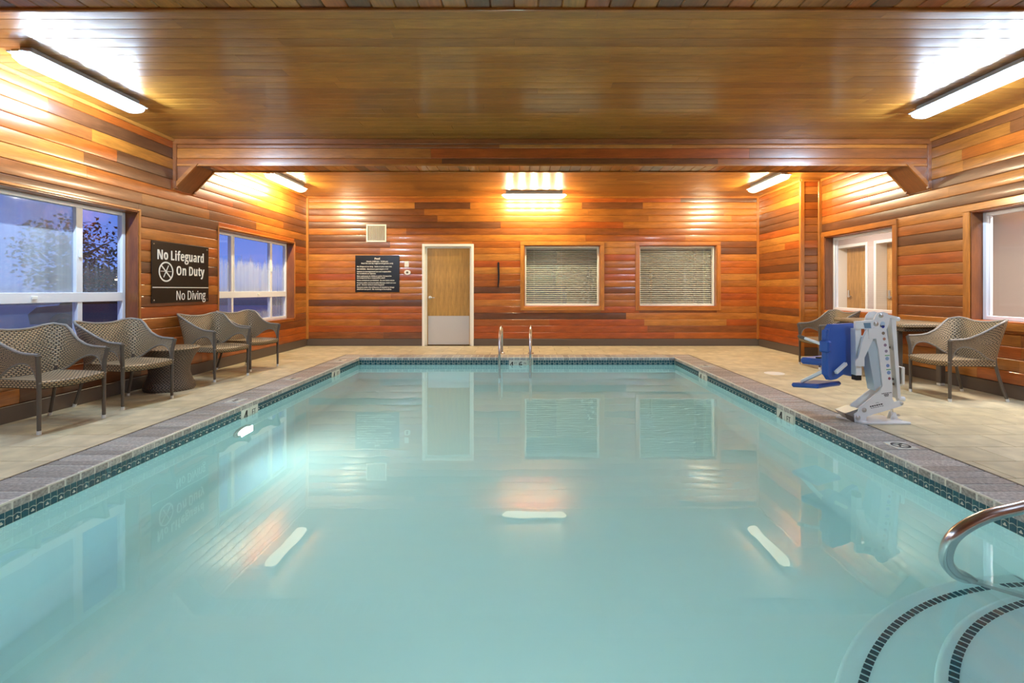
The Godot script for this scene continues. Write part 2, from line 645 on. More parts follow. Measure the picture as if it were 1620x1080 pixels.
func structure():
	# ceiling
	var c := struct_node("ceiling", "varnished board ceiling between dark beams")
	var st := begin()
	dbox(st, XL - WT, XR + WT, CH + BT, CH + BT + 0.15, DN - WT, DB + WT)
	obj("backing", st, M.backing, c)
	clad(c, Vector3(XL, CH + BT, -6.60), Vector3(1, 0, 0), Vector3(0, -1, 0), XR - XL, -(DB - 6.60), 0.0, [], 0.0008, 1.2, 3.8, 10, 13)
	clad(c, Vector3(XL, CH + BT, -2.45), Vector3(1, 0, 0), Vector3(0, -1, 0), XR - XL, -(6.28 - 2.45), 0.0, [], 0.0008, 1.2, 3.8, 10, 13)
	st = begin()
	dbox(st, XL, XR, CH, CH + BT, DN, 2.45, 0.0)
	obj("near_panel", st, wood[1], c)
	# walls
	var wl := struct_node("wall_left", "left wall clad in varnished horizontal boards, with two dusk windows")
	st = begin()
	wall_solid(st, Vector3(XL - BT, -0.2, -DN), Vector3(0, 0, -1), Vector3(1, 0, 0), DB - DN + WT, CH + 0.3, WT - BT, shift(holes_left, -DN, 0.2))
	obj("backing", st, M.backing, wl)
	clad(wl, Vector3(XL - BT, 0, -2.0), Vector3(0, 0, -1), Vector3(1, 0, 0), DB - 2.0, 0.145, CH - 0.03, shift(holes_left, -2.0, 0.0), 0.0035)
	st = begin()
	dbox(st, XL - BT, XL, 0.0, CH, DN, 2.0)
	obj("near_panel", st, wood[1], wl)
	var wb := struct_node("wall_back", "back wall clad in varnished horizontal boards, with a door and two windows")
	st = begin()
	wall_solid(st, Vector3(XL - WT, -0.2, -DB - BT), Vector3(1, 0, 0), Vector3(0, 0, 1), XR - XL + 2 * WT, CH + 0.3, WT - BT, shift(holes_back, WT, 0.2))
	obj("backing", st, M.backing, wb)
	clad(wb, Vector3(XL, 0, -DB - BT), Vector3(1, 0, 0), Vector3(0, 0, 1), XA - XL, 0.145, CH - 0.03, holes_back, 0.0035)
	var wr := struct_node("wall_right", "right wall clad in varnished horizontal boards, with two corridor windows")
	st = begin()
	wall_solid(st, Vector3(XR + BT, -0.2, -DB), Vector3(0, 0, 1), Vector3(-1, 0, 0), DB - DN, CH + 0.3, WT - BT, shift(holes_right, DB - DJ, 0.2))
	obj("backing", st, M.backing, wr)
	clad(wr, Vector3(XR + BT, 0, -DJ), Vector3(0, 0, 1), Vector3(-1, 0, 0), DJ - 2.0, 0.145, CH - 0.03, holes_right, 0.0035)
	st = begin()
	dbox(st, XR, XR + BT, 0.0, CH, DN, 2.0)
	obj("near_panel", st, wood[1], wr)
	var wj := struct_node("wall_jog", "boxed-out wall jog in the far right corner")
	st = begin()
	dbox(st, XA + BT, XR + BT, 0, CH, DJ + BT, DB)
	obj("backing", st, M.backing, wj)
	clad(wj, Vector3(XA + BT, 0, -DB), Vector3(0, 0, 1), Vector3(-1, 0, 0), DB - DJ - BT, 0.145, CH - 0.03, [], 0.0035)
	clad(wj, Vector3(XA, 0, -DJ - BT), Vector3(1, 0, 0), Vector3(0, 0, 1), XR - XA, 0.145, CH - 0.03, [], 0.0035)
	var wn := struct_node("wall_near", "board wall behind the near deck")
	st = begin()
	dbox(st, XL - WT, XR + WT, -0.2, CH + 0.1, DN - WT, DN)
	obj("panel", st, wood[3], wn)
	# beams
	beam(6.26, 6.61, "clad ceiling beam with angled corner brackets, over the middle of the pool")
	beam(2.44, 2.79, "clad ceiling beam with angled corner brackets, over the near end of the pool")
	# corner, cornice and base trims
	var k := 1
	var bars := [
		[Vector3(XL, 0.14, -DB), Vector3(XL + 0.045, CH - 0.03, -DB + 0.03)], [Vector3(XA - 0.045, 0.14, -DB), Vector3(XA, CH - 0.03, -DB + 0.03)],
		[Vector3(XA - 0.02, 0.0, -DJ - 0.03), Vector3(XA + 0.05, CH - 0.03, -DJ + 0.022)], [Vector3(XR - 0.06, 0.0, -DJ), Vector3(XR, CH - 0.03, -DJ + 0.03)],
		[Vector3(XL, CH - 0.04, -DB), Vector3(XA, CH, -DB + 0.025)], [Vector3(XL, CH - 0.04, -DB), Vector3(XL + 0.025, CH, -6.61)], [Vector3(XL, CH - 0.04, -6.26), Vector3(XL + 0.025, CH, -2.79)],
		[Vector3(XR - 0.025, CH - 0.04, -DJ), Vector3(XR, CH, -6.61)], [Vector3(XR - 0.025, CH - 0.04, -6.26), Vector3(XR, CH, -2.79)], [Vector3(XA - 0.025, CH - 0.04, -DB), Vector3(XA, CH, -DJ)],
		[Vector3(XA, CH - 0.04, -DJ), Vector3(XR, CH, -DJ + 0.025)]]
	for b in bars:
		st = begin()
		box_at(st, b[0], b[1], 0.004, Vector2(rng.randf() * 4, rng.randf()))
		var o := obj("trim_%d" % k, st, wood[[2, 7, 0][k % 3]])
		tag(o, "narrow varnished wooden trim strip along a corner of the room", "", "", "structure")
		k += 1
	var base := [["baseboard_left", XL, XL + 0.014, DN, DB], ["baseboard_right", XR - 0.014, XR, DN, DJ], ["baseboard_jog", XA - 0.014, XA, DJ - 0.014, DB]]
	for b in base:
		st = begin()
		dbox(st, b[1], b[2], 0.0, 0.145, b[3], b[4], 0.004)
		tag(obj(b[0], st, M.baseboard), "grey-brown rubber baseboard", "", "", "structure")
	for b in [["baseboard_back", XL + 0.014, -2.07, DB - 0.014, DB], ["baseboard_back_middle", -1.017, XA - 0.014, DB - 0.014, DB], ["baseboard_jog_front", XA, XR - 0.014, DJ - 0.014, DJ]]:
		st = begin()
		dbox(st, b[1], b[2], 0.0, 0.145, b[3], b[4], 0.004)
		tag(obj(b[0], st, M.baseboard), "grey-brown rubber baseboard", "", "", "structure")
	deck()

func shift(holes: Array, du: float, dv: float) -> Array:
	var out: Array = []
	for h in holes:
		out.append(Rect2(h.position.x + du, h.position.y + dv, h.size.x, h.size.y))
	return out

func beam(d0: float, d1: float, label: String):
	var b := struct_node("ceiling_beam", label)
	var bot := 2.73
	var st := begin()
	dbox(st, XL, XR, bot + 0.02, CH + 0.01, d0 + 0.02, d1 - 0.02)
	obj("core", st, M.backing, b)
	var W := XR - XL
	# faces: three boards each
	for f in [[-d0 - 0.02, Vector3(0, 0, 1)], [-d1 + 0.02, Vector3(0, 0, -1)]]:
		var ux := Vector3(f[1].z, 0, 0)
		var ox := XL if f[1].z > 0 else XR
		for r in [[bot, bot + 0.085], [bot + 0.085, bot + 0.215], [bot + 0.215, CH - 0.065]]:
			var p := 0.0
			while p < W - 0.01:
				var len: float = rng.randf_range(2.0, 4.2)
				if W - p - len < 0.8: len = W - p
				var o := inst("board", board_mesh(len, r[1] - r[0], 0.018, 0.001), pick_wood(), b)
				o.transform = Transform3D(Basis(ux, Vector3.UP, f[1]), Vector3(ox, (r[0] + r[1]) / 2, f[0]) + ux * (p + len / 2))
				p += len
	# underside: short cross boards
	var x := XL
	while x < XR - 0.02:
		var w: float = min(PITCH, XR - x)
		var o2 := inst("cross_board", board_mesh(d1 - d0 - 0.04, w, 0.014, 0.001), pick_wood(), b)
		o2.transform = Transform3D(Basis(Vector3(0, 0, 1), Vector3(-1, 0, 0) * -1.0, Vector3(0, -1, 0)).orthonormalized(), Vector3(x + w / 2, bot + 0.016, -(d0 + d1) / 2))
		o2.transform.basis = Basis(Vector3(0, 0, -1), Vector3(1, 0, 0), Vector3(0, -1, 0))
		x += w
	# cornice under the ceiling, lip at the lower edges
	for d in [[d0 - 0.022, d0 + 0.01], [d1 - 0.01, d1 + 0.022]]:
		st = begin()
		dbox(st, XL, XR, CH - 0.068, CH, d[0], d[1], 0.006)
		obj("cornice", st, wood[3], b)
	for d in [[d0 - 0.004, d0 + 0.016], [d1 - 0.016, d1 + 0.004]]:
		st = begin()
		dbox(st, XL, XR, bot - 0.012, bot + 0.014, d[0], d[1], 0.003)
		obj("lip", st, wood[2], b)
	# angled brackets against the walls
	for s in [[XL, 1.0], [XR, -1.0]]:
		var poly := PackedVector2Array([Vector2(s[0], bot + 0.01), Vector2(s[0] + s[1] * 0.30, bot + 0.01), Vector2(s[0], bot - 0.31)])
		st = begin()
		prism(st, poly, -d0 - 0.006, -d1 + 0.006)
		obj("bracket", st, wood[3], b)
		for z in [-d0 + 0.004, -d1 - 0.004]:
			st = begin()
			prism(st, PackedVector2Array([Vector2(s[0], bot - 0.255), Vector2(s[0], bot - 0.32), Vector2(s[0] + s[1] * 0.315, bot + 0.012), Vector2(s[0] + s[1] * 0.255, bot + 0.012)]), z - 0.012, z + 0.012)
			obj("bracket_edge", st, wood[0], b)
			st = begin()
			box_at(st, Vector3(min(s[0], s[0] + s[1] * 0.045), bot - 0.30, z - 0.018), Vector3(max(s[0], s[0] + s[1] * 0.045), CH - 0.068, z + 0.018), 0.004)
			obj("end_trim", st, wood[3], b)

func deck():
	var f := struct_node("floor", "beige tiled pool deck")
	var st := begin()
	# slab pieces round the pool, their top a little below the tiles: this is the grout
	var o := COP
	dbox(st, XL, PL - o, -0.25, -0.004, DN, DB)
	dbox(st, PR + o, XR, -0.25, -0.004, DN, DB)
	dbox(st, PL - o, PR + o, -0.25, -0.004, PF + o, DB)
	dbox(st, PL - o, PR + o, -0.25, -0.004, DN, PN - o)
	obj("grout_bed", st, M.grout, f)
	var meshes := {}
	var areas := [[XL, PL - o - 0.022, 0.0, DB], [PR + o + 0.022, XR, 0.0, DB], [PL - o - 0.022, PR + o + 0.022, PF + o + 0.022, DB]]
	for a in areas:
		var row := 0
		var d: float = a[2]
		while d < a[3] - 0.01:
			var h: float = min(0.30, a[3] - d)
			var x: float = a[0] - (0.30 if row % 2 else 0.0) - fposmod(a[0], 0.6)
			while x < a[1] - 0.005:
				var x0: float = max(x, a[0])
				var x1: float = min(x + 0.6, a[1])
				if x1 - x0 > 0.01:
					var key := "%.3f_%.3f" % [x1 - x0, h]
					if not meshes.has(key):
						var s2 := begin()
						cbox(s2, Transform3D(), Vector3(x1 - x0 - 0.006, 0.012, h - 0.006), 0.0015)
						meshes[key] = s2.commit()
					var t := inst("tile", meshes[key], M.deck[rng.randi_range(0, 2)], f)
					t.position = Vector3((x0 + x1) / 2, -0.006, -(d + h / 2))
				x += 0.6
			d += h
			row += 1

# ------------------------------------------------------------------ pool
func pool():
	# basin: walls, sloping floor, cove
	var b := struct_node("pool_basin", "pale aqua plastered pool basin")
	var st := begin()
	var dn := -1.22
	var df := -1.37
	var t := 0.012
	var x0 := PL - t
	var x1 := PR + t
	var d0 := PN - t
	var d1 := PF + t
	var prof := []
	for k in 7:
		var a := PI / 2 * k / 6.0
		prof.append(Vector2(1.0 - cos(PI / 2 - a), 0))  # placeholder, replaced below
	# rows across x at several distances with rounded foot
	var rows: Array = []
	var nd := 12
	for i in nd + 1:
		var q := float(i) / nd
		var d: float = lerp(d0, d1, q)
		var y: float = lerp(dn, df, clampf((d - 2.0) / 5.0, 0, 1)) + WATER
		var r := 0.16
		var row := PackedVector3Array()
		row.append(Vector3(x0, -0.055, -d))
		row.append(Vector3(x0, WATER - 0.3, -d))
		for k in 6:
			var a := PI / 2 * k / 5.0
			row.append(Vector3(x0 + r - r * cos(a), y + r - r * sin(a), -d))
		for k in range(1, 8):
			row.append(Vector3(lerp(x0 + r, x1 - r, k / 8.0), y, -d))
		for k in 6:
			var a := PI / 2 * (1.0 - k / 5.0)
			row.append(Vector3(x1 - r + r * cos(a), y + r - r * sin(a), -d))
		row.append(Vector3(x1, WATER - 0.3, -d))
		row.append(Vector3(x1, -0.055, -d))
		rows.append(row)
	grid(st, rows)
	for e in [[d0, 1.0, dn], [d1, -1.0, df]]:
		var fr: Array = []
		for yy in [-0.055, WATER - 0.3, e[2] + WATER + 0.16]:
			fr.append(PackedVector3Array([Vector3(x0, yy, -e[0]), Vector3(0, yy, -e[0]), Vector3(x1, yy, -e[0])]))
		for k in range(1, 6):
			var a := PI / 2 * k / 5.0
			var dd: float = e[0] + e[1] * (0.16 - 0.16 * cos(a))
			var yy: float = e[2] + WATER + 0.16 - 0.16 * sin(a) + 0.001
			fr.append(PackedVector3Array([Vector3(x0, yy, -dd), Vector3(0, yy, -dd), Vector3(x1, yy, -dd)]))
		grid(st, fr)
	obj("plaster", st, M.shell, b)
	# outer mass of the basin so that nothing shines through it
	st = begin()
	dbox(st, x0 - 0.3, x0 - 0.005, -1.75, -0.06, d0 - 0.3, d1 + 0.3)
	dbox(st, x1 + 0.005, x1 + 0.3, -1.75, -0.06, d0 - 0.3, d1 + 0.3)
	dbox(st, x0, x1, -1.75, -0.06, d1 + 0.005, d1 + 0.3)
	dbox(st, x0, x1, -1.75, -0.06, d0 - 0.3, d0 - 0.005)
	dbox(st, x0 - 0.3, x1 + 0.3, -1.95, -1.75, d0 - 0.3, d1 + 0.3)
	obj("concrete", st, M.plaster, b)
	steps(b)
	# water
	st = begin()
	var wr: Array = []
	for i in 2:
		var row2 := PackedVector3Array()
		for j in 2:
			row2.append(Vector3(lerp(x0, x1, j), WATER, lerp(-d0, -d1, i)))
		wr.append(row2)
	var a0 := Vector3(x0 + 0.001, WATER, -d0 - 0.001); var a1 := Vector3(x1 - 0.001, WATER, -d0 - 0.001)
	var a2 := Vector3(x1 - 0.001, WATER, -d1 + 0.001); var a3 := Vector3(x0 + 0.001, WATER, -d1 + 0.001)
	quad(st, a0, a1, a2, a3, Vector3.UP, Vector2(a0.x, a0.z), Vector2(a1.x, a1.z), Vector2(a2.x, a2.z), Vector2(a3.x, a3.z))
	tag(obj("pool_water", st, M.water), "clear turquoise water filling the indoor pool", "water", "", "stuff")
	coping()
	waterline(t)
	pool_lamp(Vector3(x0, WATER - 0.50, -4.93), PI / 2, "round glowing underwater lamp in the left pool wall")
	pool_lamp(Vector3(-0.1, WATER - 0.50, -d0), PI, "added round glowing underwater lamp in the unseen near pool wall")  # added out of view, brightens the near end of the pool

func steps(b: Node3D):
	var c := Vector2(PR, PN)       # x, distance
	for s in [[1.73, 0.57, 1.61], [1.42, 0.29, 1.335]]:
		var st := begin()
		var y: float = WATER - s[1]
		var rows: Array = []
		var prof := [Vector2(0.01, y), Vector2(s[0] - 0.02, y), Vector2(s[0] - 0.006, y - 0.004), Vector2(s[0], y - 0.02), Vector2(s[0], -1.5)]
		for k in 33:
			var a := PI / 2 * k / 32.0
			var row := PackedVector3Array()
			for p in prof:
				row.append(Vector3(c.x - p.x * cos(a), p.y, -(c.y + p.x * sin(a))))
			rows.append(row)
		grid(st, rows)
		obj("step", st, M.shell, b)
		# line of dark tiles on the tread
		var n := int(PI / 2 * s[2] / 0.035)
		var mesh_st := begin()
		cbox(mesh_st, Transform3D(), Vector3(0.025, 0.006, 0.030), 0.001)
		var mesh := mesh_st.commit()
		for k in n:
			var a := PI / 2 * (k + 0.5) / n
			var o := inst("tile", mesh, M.tile, b)
			o.transform = Transform3D(Basis(Vector3.UP, PI / 2 - a), Vector3(c.x - (s[2] + 0.03) * cos(a), y + 0.002, -(c.y + (s[2] + 0.03) * sin(a))))

func brick_mesh() -> ArrayMesh:
	# bullnosed coping brick: along x its width, nose towards +z
	var st := begin()
	var w := 0.0925
	var L := COP + 0.012
	var prof := [Vector2(-L / 2, 0.0), Vector2(-L / 2, -0.05)]
	prof = [Vector2(-L / 2, -0.05), Vector2(-L / 2, -0.002), Vector2(-L / 2 + 0.004, 0.0)]
	for k in 6:
		var a := PI / 2 * (1.0 - k / 5.0)
		prof.append(Vector2(L / 2 - 0.022 + 0.022 * cos(a), -0.022 + 0.022 * sin(a)))
	prof.append(Vector2(L / 2, -0.052))
	prof.append(Vector2(-L / 2, -0.05))
	var rows: Array = []
	var e := 0.0022
	for s in [[-w / 2, e], [-w / 2 + e, 0.0], [w / 2 - e, 0.0], [w / 2, e]]:
		var row := PackedVector3Array()
		for p in prof:
			row.append(Vector3(s[0], p.y - s[1] if p.y > -0.04 else p.y, p.x - (s[1] if p.x > 0 else 0.0)))
		rows.append(row)
	for i in 3:
		for j in prof.size() - 1:
			var a2: Vector3 = rows[i][j]
			var b2: Vector3 = rows[i][j + 1]
			var c2: Vector3 = rows[i + 1][j + 1]
			var d2: Vector3 = rows[i + 1][j]
			var m := (a2 + c2) / 2.0
			var n := (b2 - a2).cross(d2 - a2).normalized()
			if n.dot(m - Vector3(0, -0.03, 0)) < 0: n = -n
			quad(st, a2, b2, c2, d2, n)
	for s in [0, 3]:
		var n3 := Vector3(-1 if s == 0 else 1, 0, 0)
		for j in range(1, prof.size() - 1):
			tri_n(st, rows[s][0], rows[s][j], rows[s][j + 1], n3, n3, n3)
	return st.commit()

func coping():
	var c := struct_node("pool_coping", "grey-brown bullnosed brick coping round the pool")
	var st := begin()
	var o := COP
	var lo := -0.053
	var hi := -0.0035
	dbox(st, PL - o, PL + 0.0035, lo, hi, PN - o, PF + o)
	dbox(st, PR - 0.0035, PR + o, lo, hi, PN - o, PF + o)
	dbox(st, PL - 0.004, PR + 0.004, lo, hi, PF - 0.0035, PF + o)
	dbox(st, PL - 0.004, PR + 0.004, lo, hi, PN - o, PN - 0.004)
	obj("mortar", st, M.coping_grout, c)
	st = begin()
	for q in [[PL - o - 0.022, PL - o, 0.0, PF + o + 0.022], [PR + o, PR + o + 0.022, 0.0, PF + o + 0.022], [PL - o, PR + o, PF + o, PF + o + 0.022]]:
		dbox(st, q[0], q[1], -0.05, -0.003, q[2], q[3])
	obj("expansion_joint", st, M.joint, c)
	var mesh := brick_mesh()
	var mid := COP / 2 + 0.006 - 0.006
	var p := 0.104
	var put := func(x: float, d: float, turn: float):
		var b := inst("brick", mesh, M.coping[rng.randi_range(0, 3)], c)
		b.transform = Transform3D(Basis(Vector3.UP, turn), Vector3(x, rng.randf_range(-0.0012, 0.0012), -d))
	var d := PF + o - 0.052
	while d > PN - 0.05:
		put.call(PL - mid, d, PI / 2)
		put.call(PR + mid, d, -PI / 2)
		d -= p
	var n := int((PR - PL) / p)
	for k in n:
		put.call(PL + (k + 0.5) * (PR - PL) / n, PF + mid, 0.0)

func tile_meshes() -> Array:
	# two rows with a wavy joint: upper tile, lower tile, boat
	var w := 0.043
	var g := 0.0055
	var up := PackedVector2Array()
	var low := PackedVector2Array()
	var wave: Array = []
	for k in 7:
		var q := k / 6.0
		wave.append(Vector2(-w / 2 + g / 2 + (w - g) * q, 0.0075 * sin(PI * q) - 0.004))
	up.append(Vector2(w / 2 - g / 2, 0.036)); up.append(Vector2(-w / 2 + g / 2, 0.036))
	for v in wave: up.append(v + Vector2(0, 0.0028))
	low.append(Vector2(w / 2 - g / 2, -0.041)); low.append(Vector2(-w / 2 + g / 2, -0.041))
	for v in wave: low.append(v - Vector2(0, 0.0028))
	var out: Array = []
	for poly in [up, low]:
		var st := begin()
		prism(st, poly, 0.0, 0.004)
		out.append(st.commit())
	var s2 := begin()
	prism(s2, PackedVector2Array([Vector2(-0.012, -0.021), Vector2(0.012, -0.021), Vector2(0.008, -0.027), Vector2(-0.008, -0.027)]), 0.004, 0.0046)
	prism(s2, PackedVector2Array([Vector2(-0.007, -0.0195), Vector2(0.007, -0.0195), Vector2(0.0, -0.009)]), 0.004, 0.0046)
	out.append(s2.commit())
	return out

func waterline(t: float):
	var band := struct_node("waterline_tiles", "band of dark teal mosaic tiles with wavy joint along the waterline")
	var st := begin()
	dbox(st, PL - t - 0.004, PL - t + 0.0055, -0.14, -0.053, PN, PF)
	dbox(st, PR + t - 0.0055, PR + t + 0.004, -0.14, -0.053, PN, PF)
	dbox(st, PL - t, PR + t, -0.14, -0.053, PF + t - 0.0055, PF + t + 0.004)
	obj("grout", st, M.tile_grout, band)
	var ms := tile_meshes()
	var p := 0.043
	var y := -0.0915
	var rest := begin()
	var boats := begin()
	var skip := [[0, 5.05], [0, 7.37], [1, 4.87], [1, 7.10], [2, 0.0]]
	var spots: Array = []
	var d := 1.7
	while d < PF - 0.02:
		spots.append([d, 0]); spots.append([d, 1])
		d += p
	var x := PL + p / 2
	while x < PR:
		spots.append([x, 2])
		x += p
	var made := 0
	var k := 0
	for s in spots:
		var side: int = s[1]
		var u: float = s[0]
		var hide := false
		for q in skip:
			if q[0] == side and abs(u - q[1]) < 0.165: hide = true
		if hide: continue
		var xf: Transform3D
		if side == 0: xf = Transform3D(Basis(Vector3.UP, PI / 2), Vector3(PL - t + 0.004, y, -u))
		elif side == 1: xf = Transform3D(Basis(Vector3.UP, -PI / 2), Vector3(PR + t - 0.004, y, -u))
		else: xf = Transform3D(Basis(), Vector3(u, y, -(PF + t - 0.004)))
		var col := int(round(u / p))
		for r in 2:
			if made < 290 and side < 2:
				var o := inst("tile", ms[r], M.tile if (col + r) % 3 else M.tile2, band)
				o.transform = xf
				made += 1
			else:
				rest.append_from(ms[r], 0, xf)
		if col % 2 == 0:
			boats.append_from(ms[2], 0, xf)
		k += 1
	tag(obj("far_tiles", rest, M.tile, band), "", "", "", "stuff")
	tag(obj("boat_motifs", boats, M.tile_white, band), "small white boat motifs", "", "", "stuff")
	# depth markers in the band
	var marks := [[0, 5.05, "4", "FT", "white depth marker tiles below the chairs, by the underwater lamp"], [0, 7.37, "4", "FT", "white depth marker tiles in the left tile band near the far corner"], [1, 4.87, "4", "FT", "white depth marker tiles in the right tile band near the pool lift"],
		[1, 7.10, "4", "FT", "white depth marker tiles in the right tile band near the far corner"], [2, 0.0, "4", "6", "white depth marker tiles below the chrome grab rails"]]
	for m in marks:
		var at: Vector3
		var turn := 0.0
		if m[0] == 0: at = Vector3(PL - t, -0.125, -m[1]); turn = PI / 2
		elif m[0] == 1: at = Vector3(PR + t, -0.125, -m[1]); turn = -PI / 2
		else: at = Vector3(-0.09, -0.125, -(PF + t))
		var th := thing("depth_marker", m[4], "depth marker", at, turn, "depth marker tiles in the waterline band")
		for q in [-1, 1]:
			var s2 := begin()
			cbox(s2, Transform3D(Basis(), Vector3(q * 0.0785, 0, 0.006)), Vector3(0.152, 0.146, 0.012), 0.002)
			obj("tile", s2, M.tile_white, th)
		var z := 0.0125
		if m[0] == 2:
			text("4", 0.09, M.black, th, Transform3D(Basis(), Vector3(-0.11, 0.0, z)), bold, HORIZONTAL_ALIGNMENT_CENTER)
			text("FT", 0.035, M.black, th, Transform3D(Basis(), Vector3(-0.045, 0.02, z)), plain, HORIZONTAL_ALIGNMENT_CENTER)
			text("6", 0.09, M.black, th, Transform3D(Basis(), Vector3(0.045, 0.0, z)), bold, HORIZONTAL_ALIGNMENT_CENTER)
			text("IN", 0.035, M.black, th, Transform3D(Basis(), Vector3(0.115, 0.02, z)), plain, HORIZONTAL_ALIGNMENT_CENTER)
		else:
			text("4", 0.10, M.black, th, Transform3D(Basis(), Vector3(-0.075, 0.0, z)), bold, HORIZONTAL_ALIGNMENT_CENTER)
			text("FT", 0.05, M.black, th, Transform3D(Basis(), Vector3(0.07, 0.01, z)), plain, HORIZONTAL_ALIGNMENT_CENTER)
	# markers set into the coping
	var deck_marks := [[PL - 0.17, 6.35, "4 FT", "white marker tile let into the left coping beside the chairs"], [PL - 0.17, 5.10, "4 FT", "white marker tile let into the left coping by the wicker side table"], [PL - 0.17, 8.0, "4 FT", "white marker tile let into the left coping near the far corner"],
		[PR + 0.17, 7.45, "4 FT", "white marker tile let into the right coping near the far corner"], [PR + 0.19, 3.62, "", "white marker tile with a round no-diving symbol in the right coping"]]
	for m in deck_marks:
		var th := thing("deck_marker", m[3], "depth marker", Vector3(m[0], 0.0, -m[1]), PI / 2 if m[0] < 0 else -PI / 2)
		var s2 := begin()
		cbox(s2, Transform3D(Basis(), Vector3(0, 0.0, 0)), Vector3(0.152, 0.010, 0.152), 0.0015)
		obj("tile", s2, M.tile_white, th)
		var flat := Transform3D(Basis(Vector3.RIGHT, -PI / 2), Vector3(0, 0.0052, 0))
		if m[2]:
			text(m[2], 0.045, M.black, th, flat, bold, HORIZONTAL_ALIGNMENT_CENTER)
		else:
			s2 = begin()
			ring_flat(s2, 0.062, 0.050, 0.0052, 0.0068)
			cbox(s2, Transform3D(Basis(Vector3.UP, PI / 4), Vector3(0, 0.006, 0)), Vector3(0.11, 0.0016, 0.012))
			obj("no_diving_ring", s2, M.black, th)
			s2 = begin()
			cbox(s2, Transform3D(Basis(Vector3.UP, -0.5), Vector3(0.0, 0.006, 0.008)), Vector3(0.065, 0.0014, 0.012))
			lathe(s2, [Vector2(0, 0.0068), Vector2(0.009, 0.0068), Vector2(0.009, 0.0052)], 12, Vector3(-0.03, 0, -0.024))
			obj("diver_figure", s2, M.black, th)
	var lid := thing("skimmer_lid", "round white skimmer lid set in the deck beyond the right coping", "lid", Vector3(3.45, 0.0, -6.78))
	st = begin()
	lathe(st, [Vector2(0, 0.006), Vector2(0.10, 0.006), Vector2(0.105, 0.004), Vector2(0.105, -0.004)], 28)
	obj("cover", st, M.white_paint, lid)
	st = begin()
	lathe(st, [Vector2(0.108, 0.003), Vector2(0.128, 0.003), Vector2(0.13, 0.0)], 28)
	obj("rim", st, M.white_paint, lid)

func ring_flat(st: SurfaceTool, r1: float, r0: float, y0: float, y1: float, sides := 28):
	var rows: Array = []
	for p in [Vector2(r1, y0), Vector2(r1, y1), Vector2(r0, y1), Vector2(r0, y0)]:
		var ring := PackedVector3Array()
		for k in sides + 1:
			ring.append(Vector3(cos(TAU * k / sides) * p.x, p.y, sin(TAU * k / sides) * p.x))
		rows.append(ring)
	for i in 3:
		for k in sides:
			var n: Vector3 = (rows[i][k + 1] - rows[i][k]).cross(rows[i + 1][k] - rows[i][k]).normalized()
			if i == 1: n = Vector3.UP
			quad(st, rows[i][k], rows[i][k + 1], rows[i + 1][k + 1], rows[i + 1][k], n)

func pool_lamp(at: Vector3, turn_y: float, label: String):
	var t := thing("pool_lamp", label, "pool light", at, turn_y)
	# local +z points into the pool
	var turn := Transform3D(Basis(Vector3.RIGHT, PI / 2), Vector3.ZERO)
	var st := begin()
	lathe(st, [Vector2(0.150, -0.004), Vector2(0.155, 0.012), Vector2(0.145, 0.022), Vector2(0.118, 0.026), Vector2(0.112, 0.020)], 32)
	obj("bezel", st, M.brushed, t).transform = turn
	st = begin()
	lathe(st, [Vector2(0.0, 0.030), Vector2(0.06, 0.028), Vector2(0.10, 0.022), Vector2(0.114, 0.012)], 32)
	var m := mat(Color(1, 1, 1), 0.2)
	m.emission_enabled = true
	m.emission = Color(0.97, 1.0, 0.95)
	m.emission_energy_multiplier = 3.0
	obj("lens_light", st, m, t).transform = turn
	var al := AreaLight3D.new()
	al.name = "glow"
	al.area_size = Vector2(0.2, 0.2)
	al.area_normalize_energy = true
	al.light_color = Color(0.97, 1.0, 0.95)
	al.light_energy = 1.0
	al.area_range = 15.0
	al.shadow_enabled = true
	t.add_child(al)
	al.position = Vector3(0, 0, 0.05)
	al.rotation.y = PI

# ------------------------------------------------------------------ windows and doors
func bar(parent: Node3D, called: String, lo: Vector3, hi: Vector3, m: Material, c := 0.004) -> MeshInstance3D:
	var st := begin()
	box_at(st, Vector3(min(lo.x, hi.x), min(lo.y, hi.y), min(lo.z, hi.z)), Vector3(max(lo.x, hi.x), max(lo.y, hi.y), max(lo.z, hi.z)), c, Vector2(rng.randf() * 4, rng.randf()))
	return obj(called, st, m, parent)

# window in its own frame: x along the wall, y up, z = 0 at the wall face, negative z outwards
func lining(w: Node3D, W: float, y0: float, y1: float, depth: float, m0: Material, m1: Material):
	bar(w, "jamb", Vector3(0, y0, -depth), Vector3(0.014, y1, 0.004), m1)
	bar(w, "jamb", Vector3(W - 0.014, y0, -depth), Vector3(W, y1, 0.004), m1)
	bar(w, "head", Vector3(0.014, y1 - 0.014, -depth), Vector3(W - 0.014, y1, 0.004), m0)
	bar(w, "sill", Vector3(-0.01, y0 - 0.004, -depth), Vector3(W + 0.01, y0 + 0.016, 0.018), m0)

func casing(w: Node3D, W: float, y0: float, y1: float, cw: float, m: Material):
	bar(w, "casing", Vector3(-cw, y0 - cw, 0.0), Vector3(0, y1, 0.022), m)
	bar(w, "casing", Vector3(W, y0 - cw, 0.0), Vector3(W + cw, y1, 0.022), m)
	bar(w, "casing", Vector3(-cw, y1, 0.0), Vector3(W + cw, y1 + cw, 0.024), m)
	bar(w, "casing", Vector3(0, y0 - cw, 0.0), Vector3(W, y0, 0.022), m)

